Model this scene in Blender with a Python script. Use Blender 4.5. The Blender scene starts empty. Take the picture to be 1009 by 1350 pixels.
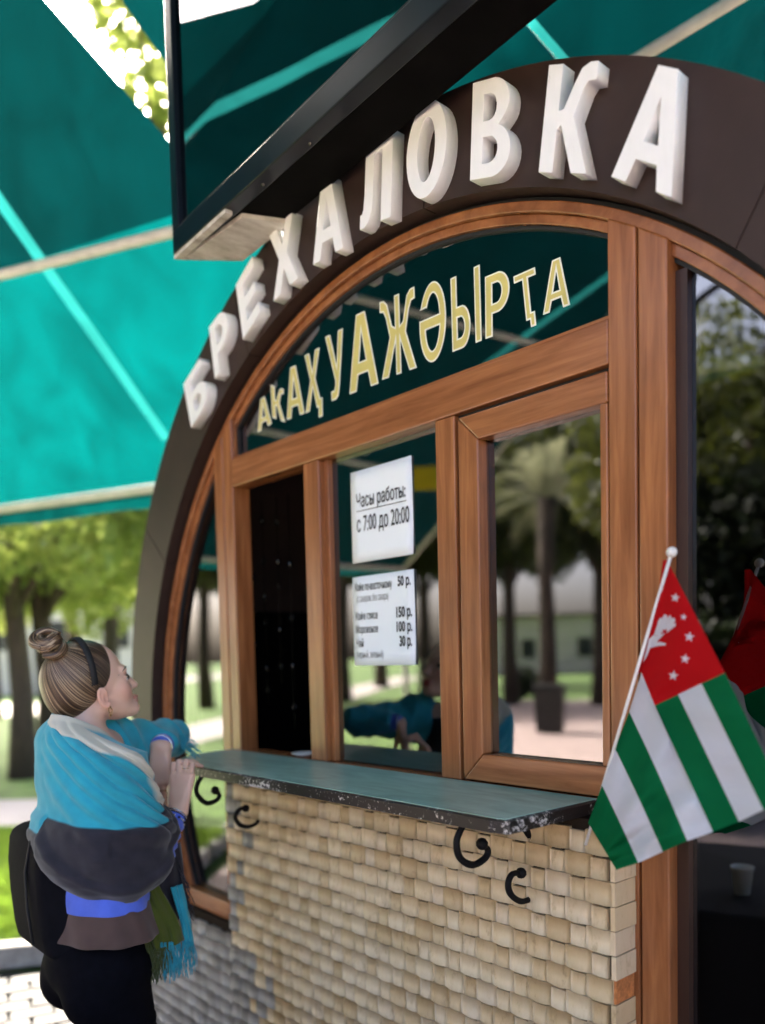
import bpy, math, random
import numpy as np
from mathutils import Vector, Matrix, noise
random.seed(7); RNG = np.random.default_rng(7)
SC = bpy.context.scene; COL = SC.collection
R = math.radians; PI = math.pi

# ------------------------------------------------------------------ camera, sky, sun, exposure
FPX, CYP, CH = 1085.676, 926.161, 1.65                       # focal length and principal row in photo pixels, eye height
RX = Vector((0.99972366, -0.00133076, -0.02346984))
UP = Vector((0.02350754, 0.0565944, 0.99812047))
FW = Vector((0.0, 0.99839637, -0.05661004))
CAM = Vector((0, 0, CH))
cd = bpy.data.cameras.new('camera'); cam = bpy.data.objects.new('camera', cd); COL.objects.link(cam)
cam.matrix_world = Matrix(((RX.x, UP.x, -FW.x, 0), (RX.y, UP.y, -FW.y, 0), (RX.z, UP.z, -FW.z, CH), (0, 0, 0, 1)))
cd.sensor_fit = 'HORIZONTAL'; cd.sensor_width = 36; cd.lens = FPX / 1009 * 36
# shift is measured in units of the longer image side
cd.shift_y = (CYP - 675) / 1350 * (1350 / 1009)
cd.clip_start = 0.05; cd.clip_end = 600
cd.dof.use_dof = True; cd.dof.focus_distance = 2.02; cd.dof.aperture_fstop = 1.5
SC.camera = cam

SUN_EL, SUN_AZ = 38.0, -30.0                                 # azimuth from +Y, clockwise
w = bpy.data.worlds.new('World'); SC.world = w; w.use_nodes = True
nt = w.node_tree; nt.nodes.clear()
sky = nt.nodes.new('ShaderNodeTexSky'); sky.sky_type = 'NISHITA'; sky.sun_disc = False
sky.sun_elevation = R(SUN_EL); sky.sun_rotation = R(SUN_AZ); sky.dust_density = 8.0; sky.air_density = 0.45; sky.ozone_density = 0.0
bg = nt.nodes.new('ShaderNodeBackground'); bg.inputs['Strength'].default_value = 0.15
wo = nt.nodes.new('ShaderNodeOutputWorld')
nt.links.new(sky.outputs[0], bg.inputs[0]); nt.links.new(bg.outputs[0], wo.inputs[0])
sd = bpy.data.lights.new('sun', 'SUN'); sd.energy = 3.2; sd.angle = R(0.5); sd.color = (1.0, 0.93, 0.82)
sun = bpy.data.objects.new('sun', sd); COL.objects.link(sun)
sdir = Vector((math.sin(R(SUN_AZ)) * math.cos(R(SUN_EL)), math.cos(R(SUN_AZ)) * math.cos(R(SUN_EL)), math.sin(R(SUN_EL))))
sun.rotation_euler = (-sdir).to_track_quat('-Z', 'Y').to_euler()
SC.view_settings.view_transform = 'Standard'; SC.view_settings.look = 'None'
SC.view_settings.exposure = 3.3; SC.view_settings.gamma = 1.0
SC.cycles.use_denoising = True
SC.cycles.max_bounces = 10; SC.cycles.transparent_max_bounces = 24

# ------------------------------------------------------------------ measuring helpers (photo pixel -> place)
D0 = 1.615
DV = Vector((-0.65567627, 0.75504214, 0)); NV = Vector((-0.75504214, -0.65567627, 0))   # along the front, out of the front
ORG = -NV * D0
def ray(px, py): return FW + RX * ((px - 504.5) / FPX) + UP * ((CYP - py) / FPX)
def at(px, py, dep): return CAM + ray(px, py) * dep
def fac(px, py, w=0.0):                                       # -> (s, z) on the plane w metres in front of the windows
    v = ray(px, py); t = (w - D0) / NV.dot(v); q = CAM + v * t
    return q.dot(DV), q.z
def onz(px, py, z):
    v = ray(px, py); return CAM + v * ((z - CH) / v.z)
def swz(s, w, z): return ORG + DV * s + NV * w + Vector((0, 0, z))
def on_s(px, py, s):                                          # ray meets the vertical plane s = const -> (w, z)
    v = ray(px, py); t = s / v.dot(DV); q = CAM + v * t
    return q.dot(NV) + D0, q.z
def refl(px, py):
    v = ray(px, py); t = -D0 / NV.dot(v); q = CAM + v * t
    return q, v - NV * (2 * v.dot(NV))
BX0 = None
def rbox(px, py):                                             # ray mirrored by the glass of the projecting box
    a_, b_ = onz(228, 336, 3.005), onz(592, 0, 3.005); d_ = (b_ - a_).normalized(); n_ = Vector((d_.y, -d_.x, 0)); n_ = n_ if n_.dot(CAM - a_) > 0 else -n_
    v = ray(px, py); t = n_.dot(a_ - CAM) / n_.dot(v); return CAM + v * t, v - n_ * (2 * v.dot(n_))
def refz(px, py, z):
    q, v = refl(px, py); return q + v * ((z - q.z) / v.z)

# ------------------------------------------------------------------ materials
def mat(name):
    m = bpy.data.materials.new(name); m.use_nodes = True
    b = m.node_tree.nodes['Principled BSDF']
    return m, m.node_tree, b
def N(t, typ, **kw):
    n = t.nodes.new(typ)
    for k, v in kw.items():
        if k in n.inputs: n.inputs[k].default_value = v
        else: setattr(n, k, v)
    return n
def ramp(t, fac, stops):
    r = t.nodes.new('ShaderNodeValToRGB'); e = r.color_ramp.elements
    while len(e) < len(stops): e.new(0.5)
    for x, (p, c) in zip(e, stops): x.position = p; x.color = (*c, 1)
    t.links.new(fac, r.inputs[0]); return r.outputs[0]
def mapped(t, scale, src='Object'):
    c = t.nodes.new('ShaderNodeTexCoord'); m = N(t, 'ShaderNodeMapping', Scale=scale)
    t.links.new(c.outputs[src], m.inputs[0]); return m.outputs[0]
def bump(t, b, h, strength=0.2, dist=0.002):
    n = N(t, 'ShaderNodeBump', Strength=strength, Distance=dist)
    t.links.new(h, n.inputs['Height']); t.links.new(n.outputs[0], b.inputs['Normal'])
def plain(name, c, rough=0.6, metal=0.0, var=0.15, scale=(9, 9, 9), bmp=0.15, spec=0.5, detail=6):
    m, t, b = mat(name)
    n = N(t, 'ShaderNodeTexNoise', Scale=1.0, Detail=detail, Roughness=0.65)
    t.links.new(mapped(t, scale), n.inputs['Vector'])
    lo = tuple(max(0, x * (1 - var)) for x in c); hi = tuple(min(1, x * (1 + var)) for x in c)
    t.links.new(ramp(t, n.outputs[0], [(0.3, lo), (0.7, hi)]), b.inputs['Base Color'])
    b.inputs['Roughness'].default_value = rough; b.inputs['Metallic'].default_value = metal
    b.inputs['Specular IOR Level'].default_value = spec
    if bmp: bump(t, b, n.outputs[0], bmp, 0.002)
    return m
M = {}
def wood(name, lo, hi, scale):
    m, t, b = mat(name)
    a = N(t, 'ShaderNodeTexNoise', Scale=1.0, Detail=7, Roughness=0.6, Distortion=0.4)
    t.links.new(mapped(t, scale), a.inputs['Vector'])
    big = N(t, 'ShaderNodeTexNoise', Scale=3.0, Detail=3)
    t.links.new(mapped(t, (1, 1, 1)), big.inputs['Vector'])
    c1 = ramp(t, a.outputs[0], [(0.30, lo), (0.55, tuple((x + y) / 2 for x, y in zip(lo, hi))), (0.75, hi)])
    mx = N(t, 'ShaderNodeMix', data_type='RGBA', blend_type='MULTIPLY'); mx.inputs[0].default_value = 0.35
    t.links.new(c1, mx.inputs[6]); t.links.new(ramp(t, big.outputs[0], [(0.3, (.6, .55, .5)), (0.7, (1, 1, 1))]), mx.inputs[7])
    t.links.new(mx.outputs[2], b.inputs['Base Color'])
    b.inputs['Roughness'].default_value = 0.26
    bump(t, b, a.outputs[0], 0.12, 0.001)
    return m
WLO, WHI = (0.21, 0.070, 0.024), (0.43, 0.172, 0.062)
M['wood_v'] = wood('wood_laminate_upright', WLO, WHI, (45, 45, 3))
M['wood_h'] = wood('wood_laminate_level', WLO, WHI, (3, 45, 45))
M['wood_a'] = wood('wood_laminate_arch', WLO, WHI, (16, 30, 16))
M['wood_dark'] = plain('dark_wood', (0.035, 0.014, 0.008), 0.4, scale=(30, 30, 4))
M['groove'] = plain('groove_shadow_gap', (0.015, 0.008, 0.005), 0.8)
M['gasket'] = plain('black_rubber', (0.012, 0.012, 0.013), 0.6, bmp=0)
M['band'] = plain('brown_sheet_metal', (0.034, 0.019, 0.015), 0.5, var=0.25, scale=(5, 5, 5), bmp=0.05, spec=0.3)
M['band_edge'] = plain('brown_sheet_edge', (0.040, 0.026, 0.022), 0.45, var=0.2, bmp=0.05)
def white_letter():
    m, t, b = mat('white_letter_foam')
    n = N(t, 'ShaderNodeTexNoise', Scale=1.0, Detail=8, Roughness=0.7)
    t.links.new(mapped(t, (40, 40, 12)), n.inputs['Vector'])
    t.links.new(ramp(t, n.outputs[0], [(0.22, (0.50, 0.46, 0.43)), (0.33, (0.82, 0.82, 0.81)), (0.7, (0.86, 0.86, 0.86))]), b.inputs['Base Color'])
    b.inputs['Roughness'].default_value = 0.55
    bump(t, b, n.outputs[0], 0.15, 0.001)
    return m
M['letter'] = white_letter()
M['paint_y'] = plain('gold_vinyl', (0.60, 0.52, 0.16), 0.5, var=0.12, bmp=0)
M['paint_w'] = plain('white_vinyl', (0.82, 0.82, 0.70), 0.5, var=0.06, bmp=0)
M['black_metal'] = plain('black_iron', (0.006, 0.0055, 0.006), 0.6, var=0.4, scale=(60, 60, 60), bmp=0.3, spec=0.12)
M['box_frame'] = plain('dark_blue_black_frame', (0.004, 0.007, 0.013), 0.3, var=0.3, bmp=0.05, spec=0.3)
M['soffit'] = plain('sooty_black_board', (0.0035, 0.003, 0.003), 0.8, var=0.7, scale=(7, 7, 7), spec=0.05)
def stained_board():
    m, t, b = mat('stained_white_board')
    n = N(t, 'ShaderNodeTexNoise', Scale=1.0, Detail=9, Roughness=0.7)
    t.links.new(mapped(t, (14, 5, 14)), n.inputs['Vector'])
    t.links.new(ramp(t, n.outputs[0], [(0.3, (0.10, 0.08, 0.06)), (0.43, (0.42, 0.37, 0.31)), (0.6, (0.62, 0.58, 0.52))]), b.inputs['Base Color'])
    b.inputs['Roughness'].default_value = 0.8
    return m
M['board'] = stained_board()
def glass(name, ior, tint, rough=0.0, add=0.0, wav=0.02):
    m, t, b = mat(name); t.nodes.remove(b)
    out = t.nodes['Material Output']
    tr = N(t, 'ShaderNodeBsdfTransparent', Color=(*tint, 1)); gl = N(t, 'ShaderNodeBsdfGlossy', Roughness=rough, Color=(0.95, 0.97, 1.0, 1))
    fr = N(t, 'ShaderNodeFresnel', IOR=ior); ad = N(t, 'ShaderNodeMath', operation='ADD', use_clamp=True); ad.inputs[1].default_value = add
    no = N(t, 'ShaderNodeTexNoise', Scale=2.2, Detail=1)
    t.links.new(mapped(t, (1, 1, 1)), no.inputs['Vector'])
    bp = N(t, 'ShaderNodeBump', Strength=wav, Distance=0.02); t.links.new(no.outputs[0], bp.inputs['Height']); t.links.new(bp.outputs[0], gl.inputs['Normal'])
    mx = t.nodes.new('ShaderNodeMixShader')
    ge = t.nodes.new('ShaderNodeNewGeometry'); fl_ = N(t, 'ShaderNodeMath', operation='SUBTRACT'); fl_.inputs[0].default_value = 1.0; t.links.new(ge.outputs['Backfacing'], fl_.inputs[1])
    mu = N(t, 'ShaderNodeMath', operation='MULTIPLY'); t.links.new(ad.outputs[0], mu.inputs[0]); t.links.new(fl_.outputs[0], mu.inputs[1])   # only the outer face reflects
    t.links.new(fr.outputs[0], ad.inputs[0]); t.links.new(mu.outputs[0], mx.inputs[0])
    t.links.new(tr.outputs[0], mx.inputs[1]); t.links.new(gl.outputs[0], mx.inputs[2]); t.links.new(mx.outputs[0], out.inputs[0])
    return m
M['glass'] = glass('window_glass', 2.2, (0.40, 0.41, 0.41), rough=0.014, add=0.035)
M['glass_box'] = glass('sign_box_glass', 2.0, (0.06, 0.08, 0.12), add=0.10)
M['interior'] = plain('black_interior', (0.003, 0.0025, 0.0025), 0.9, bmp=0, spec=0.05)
def marble():
    m, t, b = mat('green_marble_laminate')
    n = N(t, 'ShaderNodeTexNoise', Scale=1.0, Detail=8, Roughness=0.6, Distortion=1.2)
    t.links.new(mapped(t, (4, 14, 4)), n.inputs['Vector'])
    t.links.new(ramp(t, n.outputs[0], [(0.28, (0.17, 0.30, 0.25)), (0.5, (0.27, 0.45, 0.38)), (0.72, (0.40, 0.58, 0.50))]), b.inputs['Base Color'])
    b.inputs['Roughness'].default_value = 0.30
    return m
M['marble'] = marble()
def chipped():
    m, t, b = mat('chipped_brown_edge')
    n = N(t, 'ShaderNodeTexNoise', Scale=1.0, Detail=4, Roughness=0.8)
    t.links.new(mapped(t, (70, 70, 70)), n.inputs['Vector'])
    n2 = N(t, 'ShaderNodeTexNoise', Scale=4.0, Detail=2); t.links.new(mapped(t, (1, 1, 1)), n2.inputs['Vector'])
    ad = N(t, 'ShaderNodeMath', operation='MULTIPLY_ADD'); ad.inputs[1].default_value = 0.62
    t.links.new(n2.outputs[0], ad.inputs[0]); t.links.new(n.outputs[0], ad.inputs[2])
    t.links.new(ramp(t, ad.outputs[0], [(0.87, (0.008, 0.0045, 0.004)), (0.90, (0.58, 0.54, 0.50))]), b.inputs['Base Color'])
    b.inputs['Roughness'].default_value = 0.5
    return m
M['chip'] = chipped()
M['alu'] = plain('aluminium_strip', (0.6, 0.6, 0.6), 0.35, metal=0.8, bmp=0)
def tile_mat(name, stops, rough=0.45):
    m, t, b = mat(name)
    oi = t.nodes.new('ShaderNodeObjectInfo'); ge = t.nodes.new('ShaderNodeNewGeometry')
    ad = N(t, 'ShaderNodeMath', operation='ADD'); t.links.new(oi.outputs['Random'], ad.inputs[0]); t.links.new(ge.outputs['Random Per Island'], ad.inputs[1])
    fr = N(t, 'ShaderNodeMath', operation='FRACT'); t.links.new(ad.outputs[0], fr.inputs[0])
    base = ramp(t, fr.outputs[0], stops)
    n = N(t, 'ShaderNodeTexNoise', Scale=1.0, Detail=9, Roughness=0.7)
    mp = N(t, 'ShaderNodeMapping', Scale=(45, 45, 22)); t.links.new(ge.outputs['Position'], mp.inputs[0]); t.links.new(mp.outputs[0], n.inputs['Vector'])
    mx = N(t, 'ShaderNodeMix', data_type='RGBA', blend_type='MULTIPLY'); mx.inputs[0].default_value = 0.8
    t.links.new(base, mx.inputs[6]); t.links.new(ramp(t, n.outputs[0], [(0.28, (0.50, 0.40, 0.30)), (0.44, (0.92, 0.88, 0.82)), (0.68, (1, 1, 1))]), mx.inputs[7])
    t.links.new(mx.outputs[2], b.inputs['Base Color']); b.inputs['Roughness'].default_value = rough
    bump(t, b, n.outputs[0], 0.12, 0.0015)
    return m
M['tile'] = tile_mat('cream_ceramic_tile', [(0.0, (0.52, 0.375, 0.20)), (0.35, (0.64, 0.49, 0.29)), (0.7, (0.72, 0.585, 0.385)), (1.0, (0.65, 0.52, 0.35))], 0.50)
M['tile_shade'] = tile_mat('shaded_ceramic_tile', [(0.0, (0.17, 0.165, 0.16)), (0.5, (0.27, 0.265, 0.26)), (1.0, (0.36, 0.355, 0.35))], 0.5)  # shade at the left end of the wall, put into a greyer tile colour
M['tile_orange'] = plain('raw_orange_clay', (0.45, 0.16, 0.045), 0.8, var=0.5, scale=(50, 50, 50), bmp=0.5)
M['mortar'] = plain('shaded_mortar', (0.022, 0.015, 0.010), 0.95, spec=0.1)  # backing darkened to paint the shadow crescents under the wide tiles
def canvas(name, c, ct):
    m, t, b = mat(name); out = t.nodes['Material Output']
    n = N(t, 'ShaderNodeTexNoise', Scale=1.0, Detail=3); t.links.new(mapped(t, (.7, .7, .7)), n.inputs['Vector'])
    col = ramp(t, n.outputs[0], [(0.3, tuple(x * .8 for x in c)), (0.7, c)])
    t.links.new(col, b.inputs['Base Color']); b.inputs['Roughness'].default_value = 0.8; b.inputs['Specular IOR Level'].default_value = 0.1
    w2 = N(t, 'ShaderNodeTexNoise', Scale=1.0, Detail=5, Distortion=1.5); t.links.new(mapped(t, (2.2, 1.3, 2.2)), w2.inputs['Vector'])
    tr = t.nodes.new('ShaderNodeBsdfTranslucent'); mx = t.nodes.new('ShaderNodeMixShader'); mx.inputs[0].default_value = 0.5
    t.links.new(ramp(t, w2.outputs[0], [(0.25, tuple(x * .62 for x in ct)), (0.75, tuple(x * 1.25 for x in ct))]), tr.inputs[0])
    bp = N(t, 'ShaderNodeBump', Strength=.5, Distance=.03); t.links.new(w2.outputs[0], bp.inputs['Height']); t.links.new(bp.outputs[0], b.inputs['Normal']); t.links.new(bp.outputs[0], tr.inputs['Normal'])
    t.links.new(b.outputs[0], mx.inputs[1]); t.links.new(tr.outputs[0], mx.inputs[2]); t.links.new(mx.outputs[0], out.inputs[0])
    return m
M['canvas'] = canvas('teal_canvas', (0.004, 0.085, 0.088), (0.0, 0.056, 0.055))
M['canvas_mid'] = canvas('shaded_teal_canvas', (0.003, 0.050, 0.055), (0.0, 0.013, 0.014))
M['canvas_dim'] = canvas('dimmed_teal_canvas', (0.003, 0.036, 0.040), (0.0, 0.006, 0.007))  # darker canvas copies: shade of the upper and far panels put into the colour
M['seam_glow'] = canvas('lit_teal_seam', (0.01, 0.20, 0.19), (0.01, 0.13, 0.125))  # light coming through the stitching, put into a brighter strip colour
M['tube'] = plain('white_steel_tube', (0.62, 0.60, 0.56), 0.4, bmp=0)
def leafmat(name, stops, tl):
    m, t, b = mat(name); out = t.nodes['Material Output']
    ge = t.nodes.new('ShaderNodeNewGeometry')
    col = ramp(t, ge.outputs['Random Per Island'], stops)
    t.links.new(col, b.inputs['Base Color']); b.inputs['Roughness'].default_value = 0.55
    tr = N(t, 'ShaderNodeBsdfTranslucent', Color=(*tl, 1)); mx = t.nodes.new('ShaderNodeMixShader'); mx.inputs[0].default_value = 0.45
    t.links.new(b.outputs[0], mx.inputs[1]); t.links.new(tr.outputs[0], mx.inputs[2]); t.links.new(mx.outputs[0], out.inputs[0])
    return m
M['leaf_bright'] = leafmat('young_green_leaf', [(0, (0.09, 0.155, 0.03)), (1, (0.25, 0.31, 0.07))], (0.36, 0.42, 0.10))
M['leaf_dark'] = leafmat('olive_leaf', [(0, (0.014, 0.026, 0.006)), (1, (0.055, 0.070, 0.014))], (0.085, 0.10, 0.014))
M['leaf_pale'] = leafmat('pale_frond', [(0, (0.16, 0.17, 0.10)), (1, (0.34, 0.34, 0.24))], (0.30, 0.31, 0.18))
M['leaf_black'] = leafmat('dark_hedge_leaf', [(0, (0.008, 0.014, 0.006)), (1, (0.022, 0.034, 0.012))], (0.02, 0.03, 0.008))
M['bark'] = plain('dark_bark', (0.045, 0.030, 0.020), 0.9, var=0.5, scale=(12, 12, 3), bmp=0.8)
M['grass'] = leafmat('grass_blade', [(0, (0.06, 0.14, 0.015)), (1, (0.17, 0.27, 0.04))], (0.24, 0.38, 0.04))
M['lawn'] = plain('lawn_soil_and_grass', (0.085, 0.16, 0.022), 0.9, var=0.5, scale=(3, 3, 3), bmp=0.5)
M['paver'] = tile_mat('grey_paving', [(0, (0.055, 0.051, 0.049)), (0.5, (0.072, 0.067, 0.064)), (1, (0.088, 0.083, 0.079))], 0.8)
M['paving_base'] = plain('paving_far', (0.36, 0.275, 0.25), 0.85, var=0.2, scale=(2, 2, 2))
M['joint'] = plain('joint_sand', (0.022, 0.02, 0.018), 0.95)
M['path'] = plain('pale_concrete_path', (0.40, 0.36, 0.33), 0.85, var=0.12, scale=(1, 1, 1))
M['kerb'] = plain('kerb_concrete', (0.33, 0.31, 0.28), 0.9, var=0.35, scale=(14, 14, 14), bmp=0.5)
M['white_wall'] = plain('whitewashed_wall', (0.55, 0.50, 0.46), 0.85, var=0.08, scale=(1, 1, 1))
M['bin'] = plain('black_bin', (0.012, 0.012, 0.013), 0.5)
M['cloth_brown'] = plain('brown_tablecloth', (0.012, 0.006, 0.005), 0.8)
M['white_plastic'] = plain('white_plastic', (0.7, 0.68, 0.64), 0.4, bmp=0)
M['paper'] = plain('white_paper', (0.80, 0.85, 0.88), 0.7, var=0.03, scale=(3, 3, 3), bmp=0.05)
M['ink'] = plain('black_ink', (0.015, 0.016, 0.02), 0.6, bmp=0)
M['ink_grey'] = plain('grey_ink', (0.16, 0.16, 0.17), 0.6, bmp=0)
M['yellow'] = canvas('yellow_fabric', (0.95, 0.80, 0.08), (0.95, 0.80, 0.08))
M['cable'] = plain('black_cable', (0.004, 0.004, 0.004), 0.9, bmp=0, spec=0.05)

# ------------------------------------------------------------------ mesh helpers
class MB:
    def __init__(s): s.v = []; s.f = []; s.m = []; s.mats = []
    def mi(s, m):
        if m not in s.mats: s.mats.append(m)
        return s.mats.index(m)
    def add(s, vs, fs, m):
        o = len(s.v); k = s.mi(m); s.v += [tuple(p) for p in vs]
        for f in fs: s.f.append(tuple(i + o for i in f)); s.m.append(k)
    def hexa(s, p, m):      # 8 corners: bottom ring 0-3, top ring 4-7
        s.add(p, [(3, 2, 1, 0), (4, 5, 6, 7), (0, 1, 5, 4), (1, 2, 6, 5), (2, 3, 7, 6), (3, 0, 4, 7)], m)
    def box(s, a, b, m):
        x0, y0, z0 = (min(i, j) for i, j in zip(a, b)); x1, y1, z1 = (max(i, j) for i, j in zip(a, b))
        s.hexa([(x0, y0, z0), (x1, y0, z0), (x1, y1, z0), (x0, y1, z0), (x0, y0, z1), (x1, y0, z1), (x1, y1, z1), (x0, y1, z1)], m)
    def prism(s, poly, f0, f1, m, mside=None):   # poly of 2-D points, f0/f1 lift them to 3-D (front, back)
        n = len(poly); o = len(s.v)
        s.add([f0(p) for p in poly] + [f1(p) for p in poly], [tuple(range(n)), tuple(range(2 * n - 1, n - 1, -1))], m)
        k = s.mi(mside or m)
        for i in range(n):
            j = (i + 1) % n
            s.f.append((o + j, o + i, o + n + i, o + n + j)); s.m.append(k)
    def tube(s, pts, r, m, seg=8, cap=True, flat=1.0):
        pts = [Vector(p) for p in pts]; n = len(pts); rs = r if hasattr(r, '__len__') else [r] * n
        prev = None; vs = []
        for i, p in enumerate(pts):
            t = (pts[min(i + 1, n - 1)] - pts[max(i - 1, 0)]).normalized()
            if prev is None:
                a = Vector((0, 0, 1)) if abs(t.z) < .9 else Vector((1, 0, 0)); u = t.cross(a).normalized()
            else:
                u = (prev - t * prev.dot(t)); u = u.normalized() if u.length > 1e-6 else t.orthogonal().normalized()
            prev = u; w_ = t.cross(u)
            for k in range(seg):
                an = 2 * PI * k / seg
                vs.append(p + (u * math.cos(an) + w_ * math.sin(an) * flat) * rs[i])
        fs = []
        for i in range(n - 1):
            for k in range(seg):
                k2 = (k + 1) % seg
                fs.append((i * seg + k, i * seg + k2, (i + 1) * seg + k2, (i + 1) * seg + k))
        if cap: fs += [tuple(range(seg - 1, -1, -1)), tuple(range((n - 1) * seg, n * seg))]
        s.add(vs, fs, m)
    def lathe(s, prof, c, m, seg=20):
        vs = []; fs = []; n = len(prof)
        for r, z in prof:
            for k in range(seg):
                a = 2 * PI * k / seg; vs.append((c[0] + r * math.cos(a), c[1] + r * math.sin(a), c[2] + z))
        for i in range(n - 1):
            for k in range(seg):
                k2 = (k + 1) % seg; fs.append((i * seg + k, i * seg + k2, (i + 1) * seg + k2, (i + 1) * seg + k))
        fs += [tuple(range(seg - 1, -1, -1)), tuple(range((n - 1) * seg, n * seg))]
        s.add(vs, fs, m)
    def ball(s, c, r, m, seg=12):
        c = Vector(c); vs = []; fs = []
        rr = r if hasattr(r, '__len__') else (r, r, r)
        for i in range(seg // 2 + 1):
            a = PI * i / (seg // 2)
            for k in range(seg):
                b = 2 * PI * k / seg
                vs.append((c.x + rr[0] * math.sin(a) * math.cos(b), c.y + rr[1] * math.sin(a) * math.sin(b), c.z + rr[2] * math.cos(a)))
        for i in range(seg // 2):
            for k in range(seg):
                k2 = (k + 1) % seg; fs.append((i * seg + k, (i + 1) * seg + k, (i + 1) * seg + k2, i * seg + k2))
        s.add(vs, fs, m)
    def mesh(s, name):
        me = bpy.data.meshes.new(name); me.from_pydata(s.v, [], s.f)
        for m in s.mats: me.materials.append(m)
        if len(s.mats) > 1: me.polygons.foreach_set('material_index', s.m)
        me.update(); return me
    def build(s, name, parent=None, smooth=False, bevel=0.0, loc=None):
        me = s.mesh(name)
        if smooth: me.polygons.foreach_set('use_smooth', [True] * len(me.polygons))
        o = link(name, me, parent)
        if loc is not None: o.location = loc
        if bevel:
            b = o.modifiers.new('bevel', 'BEVEL'); b.width = bevel; b.segments = 2; b.limit_method = 'ANGLE'; b.angle_limit = R(40)
        return o
def link(name, data, parent=None):
    o = bpy.data.objects.new(name, data); COL.objects.link(o); o.parent = parent; return o
def tag(o, label, cat, group=None):
    o['label'] = label; o['category'] = cat
    if group: o['group'] = group
    return o
def thing(name, label, cat, loc=(0, 0, 0), rz=0, group=None):
    o = bpy.data.objects.new(name, None); COL.objects.link(o); o.location = loc; o.rotation_euler.z = rz; o.empty_display_size = 0.1
    return tag(o, label, cat, group)
def struct(o): o['kind'] = 'structure'; return o
def stuff(o): o['kind'] = 'stuff'; return o
def smoothed(o): o.data.polygons.foreach_set('use_smooth', [True] * len(o.data.polygons)); return o
def copy_tree(o, loc=None, rz=None, sc=None, label=None, parent=None):
    c = o.copy(); COL.objects.link(c); c.parent = parent
    if loc is not None: c.location = loc
    if rz is not None: c.rotation_euler.z = rz
    if sc is not None: c.scale = sc if hasattr(sc, '__len__') else (sc, sc, sc)
    if label: c['label'] = label
    for ch in [x for x in bpy.data.objects if x.parent == o]: copy_tree(ch, parent=c)
    return c

# ================================================================== THE SETTING
def sheet(name, poly, z, m):
    me = bpy.data.meshes.new(name); me.from_pydata([(x, y, z) for x, y in poly], [], [tuple(range(len(poly)))])
    me.materials.append(m); return struct(link(name, me))
sheet('ground', [(-300, -300), (300, -300), (300, 300), (-300, 300)], -0.03, M['lawn'])
sheet('pavement_far', [(-26, -22), (16, -22), (16, 4.36), (-5.2, 4.36), (-8.5, 3.0), (-26, 3.0)], -0.012, M['paving_base'])
# lawn strips and the pale path run off to the left behind the kiosk
K0, K1 = onz(0, 1248, .12), onz(70, 1238, .12)
def lawn(name, poly):
    return sheet(name, poly, 0.10, M['lawn'])
lawn('lawn', [(-26, 3.35), (-8.4, 3.35), (-5.1, 4.75), (-2.12, 4.50), (1.5, 5.4), (6, 6.2), (6, 7.75), (-26, 7.75)])
sheet('path', [(-60, 7.75), (8, 7.75), (8, 9.9), (-60, 9.9)], 0.014, M['path'])
sheet('lawn_beyond_path', [(-60, 9.9), (30, 9.9), (30, 26), (-60, 26)], 0.02, M['lawn'])
sheet('road', [(-120, 26), (60, 26), (60, 34), (-120, 34)], 0.02, M['path'])
# kerb stones
ks = MB(); ks.box((0, 0, 0), (0.49, 0.13, 0.125), M['kerb'])
kerb = struct(link('kerb', None))
kme = ks.mesh('kerb_stone')
kp = [Vector((-8.3, 3.22)), Vector((-5.1, 4.60)), Vector((-2.12, 4.36)), Vector((1.4, 5.25))]
first = True
for a, b in zip(kp[:-1], kp[1:]):
    L_ = (b - a).length; n = int(L_ / 0.5); an = math.atan2((b - a).y, (b - a).x)
    for i in range(n):
        o = link('kerb_stone', kme, kerb); p = a + (b - a) * (i / n); o.location = (p.x, p.y, -0.004 + random.uniform(-.006, .004)); o.rotation_euler.z = an + random.uniform(-.01, .01)
        if first:
            bv = o.modifiers.new('bevel', 'BEVEL'); bv.width = .012; bv.segments = 2; first = True
# paving stones by the kiosk: each a piece
pave = struct(link('pavement', None))
pb = [MB() for _ in range(3)]
for q, m_ in zip(pb, range(3)):
    dx = [random.uniform(-.006, .006) for _ in range(8)]
    q.hexa([(0.004 + dx[0], 0.006, -0.03), (.194 + dx[1], .006, -0.03), (.194 + dx[2], .114, -0.03), (.006, .114 + dx[3], -0.03),
            (0.009 + dx[0], 0.010, 0.012), (.191 + dx[1], .010, 0.012), (.191 + dx[2], .110, 0.012), (.009, .110 + dx[3], 0.012)], M['paver'])
pme = [q.mesh('paving_stone') for q in pb]
sheet('joint_bed', [(-2.9, 2.2), (0.2, 2.2), (0.2, 4.34), (-2.9, 4.34)], -0.006, M['joint'])
cnt = 0
ang = R(24)
for i in range(-14, 26):
    for j in range(-4, 28):
        x = -2.6 + (i * .2 + (j % 2) * .1) * math.cos(ang) - j * .12 * math.sin(ang)
        y = 2.4 + (i * .2 + (j % 2) * .1) * math.sin(ang) + j * .12 * math.cos(ang)
        if -2.85 < x < -0.75 and 2.75 < y < 4.18 and y < 4.25 + (x + 2.2) * .2 and cnt < 290:
            o = link('paving_stone', random.choice(pme), pave); o.location = (x, y, random.uniform(-.003, .003)); o.rotation_euler = (random.uniform(-.01, .01), random.uniform(-.01, .01), ang + random.uniform(-.01, .01)); cnt += 1
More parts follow.
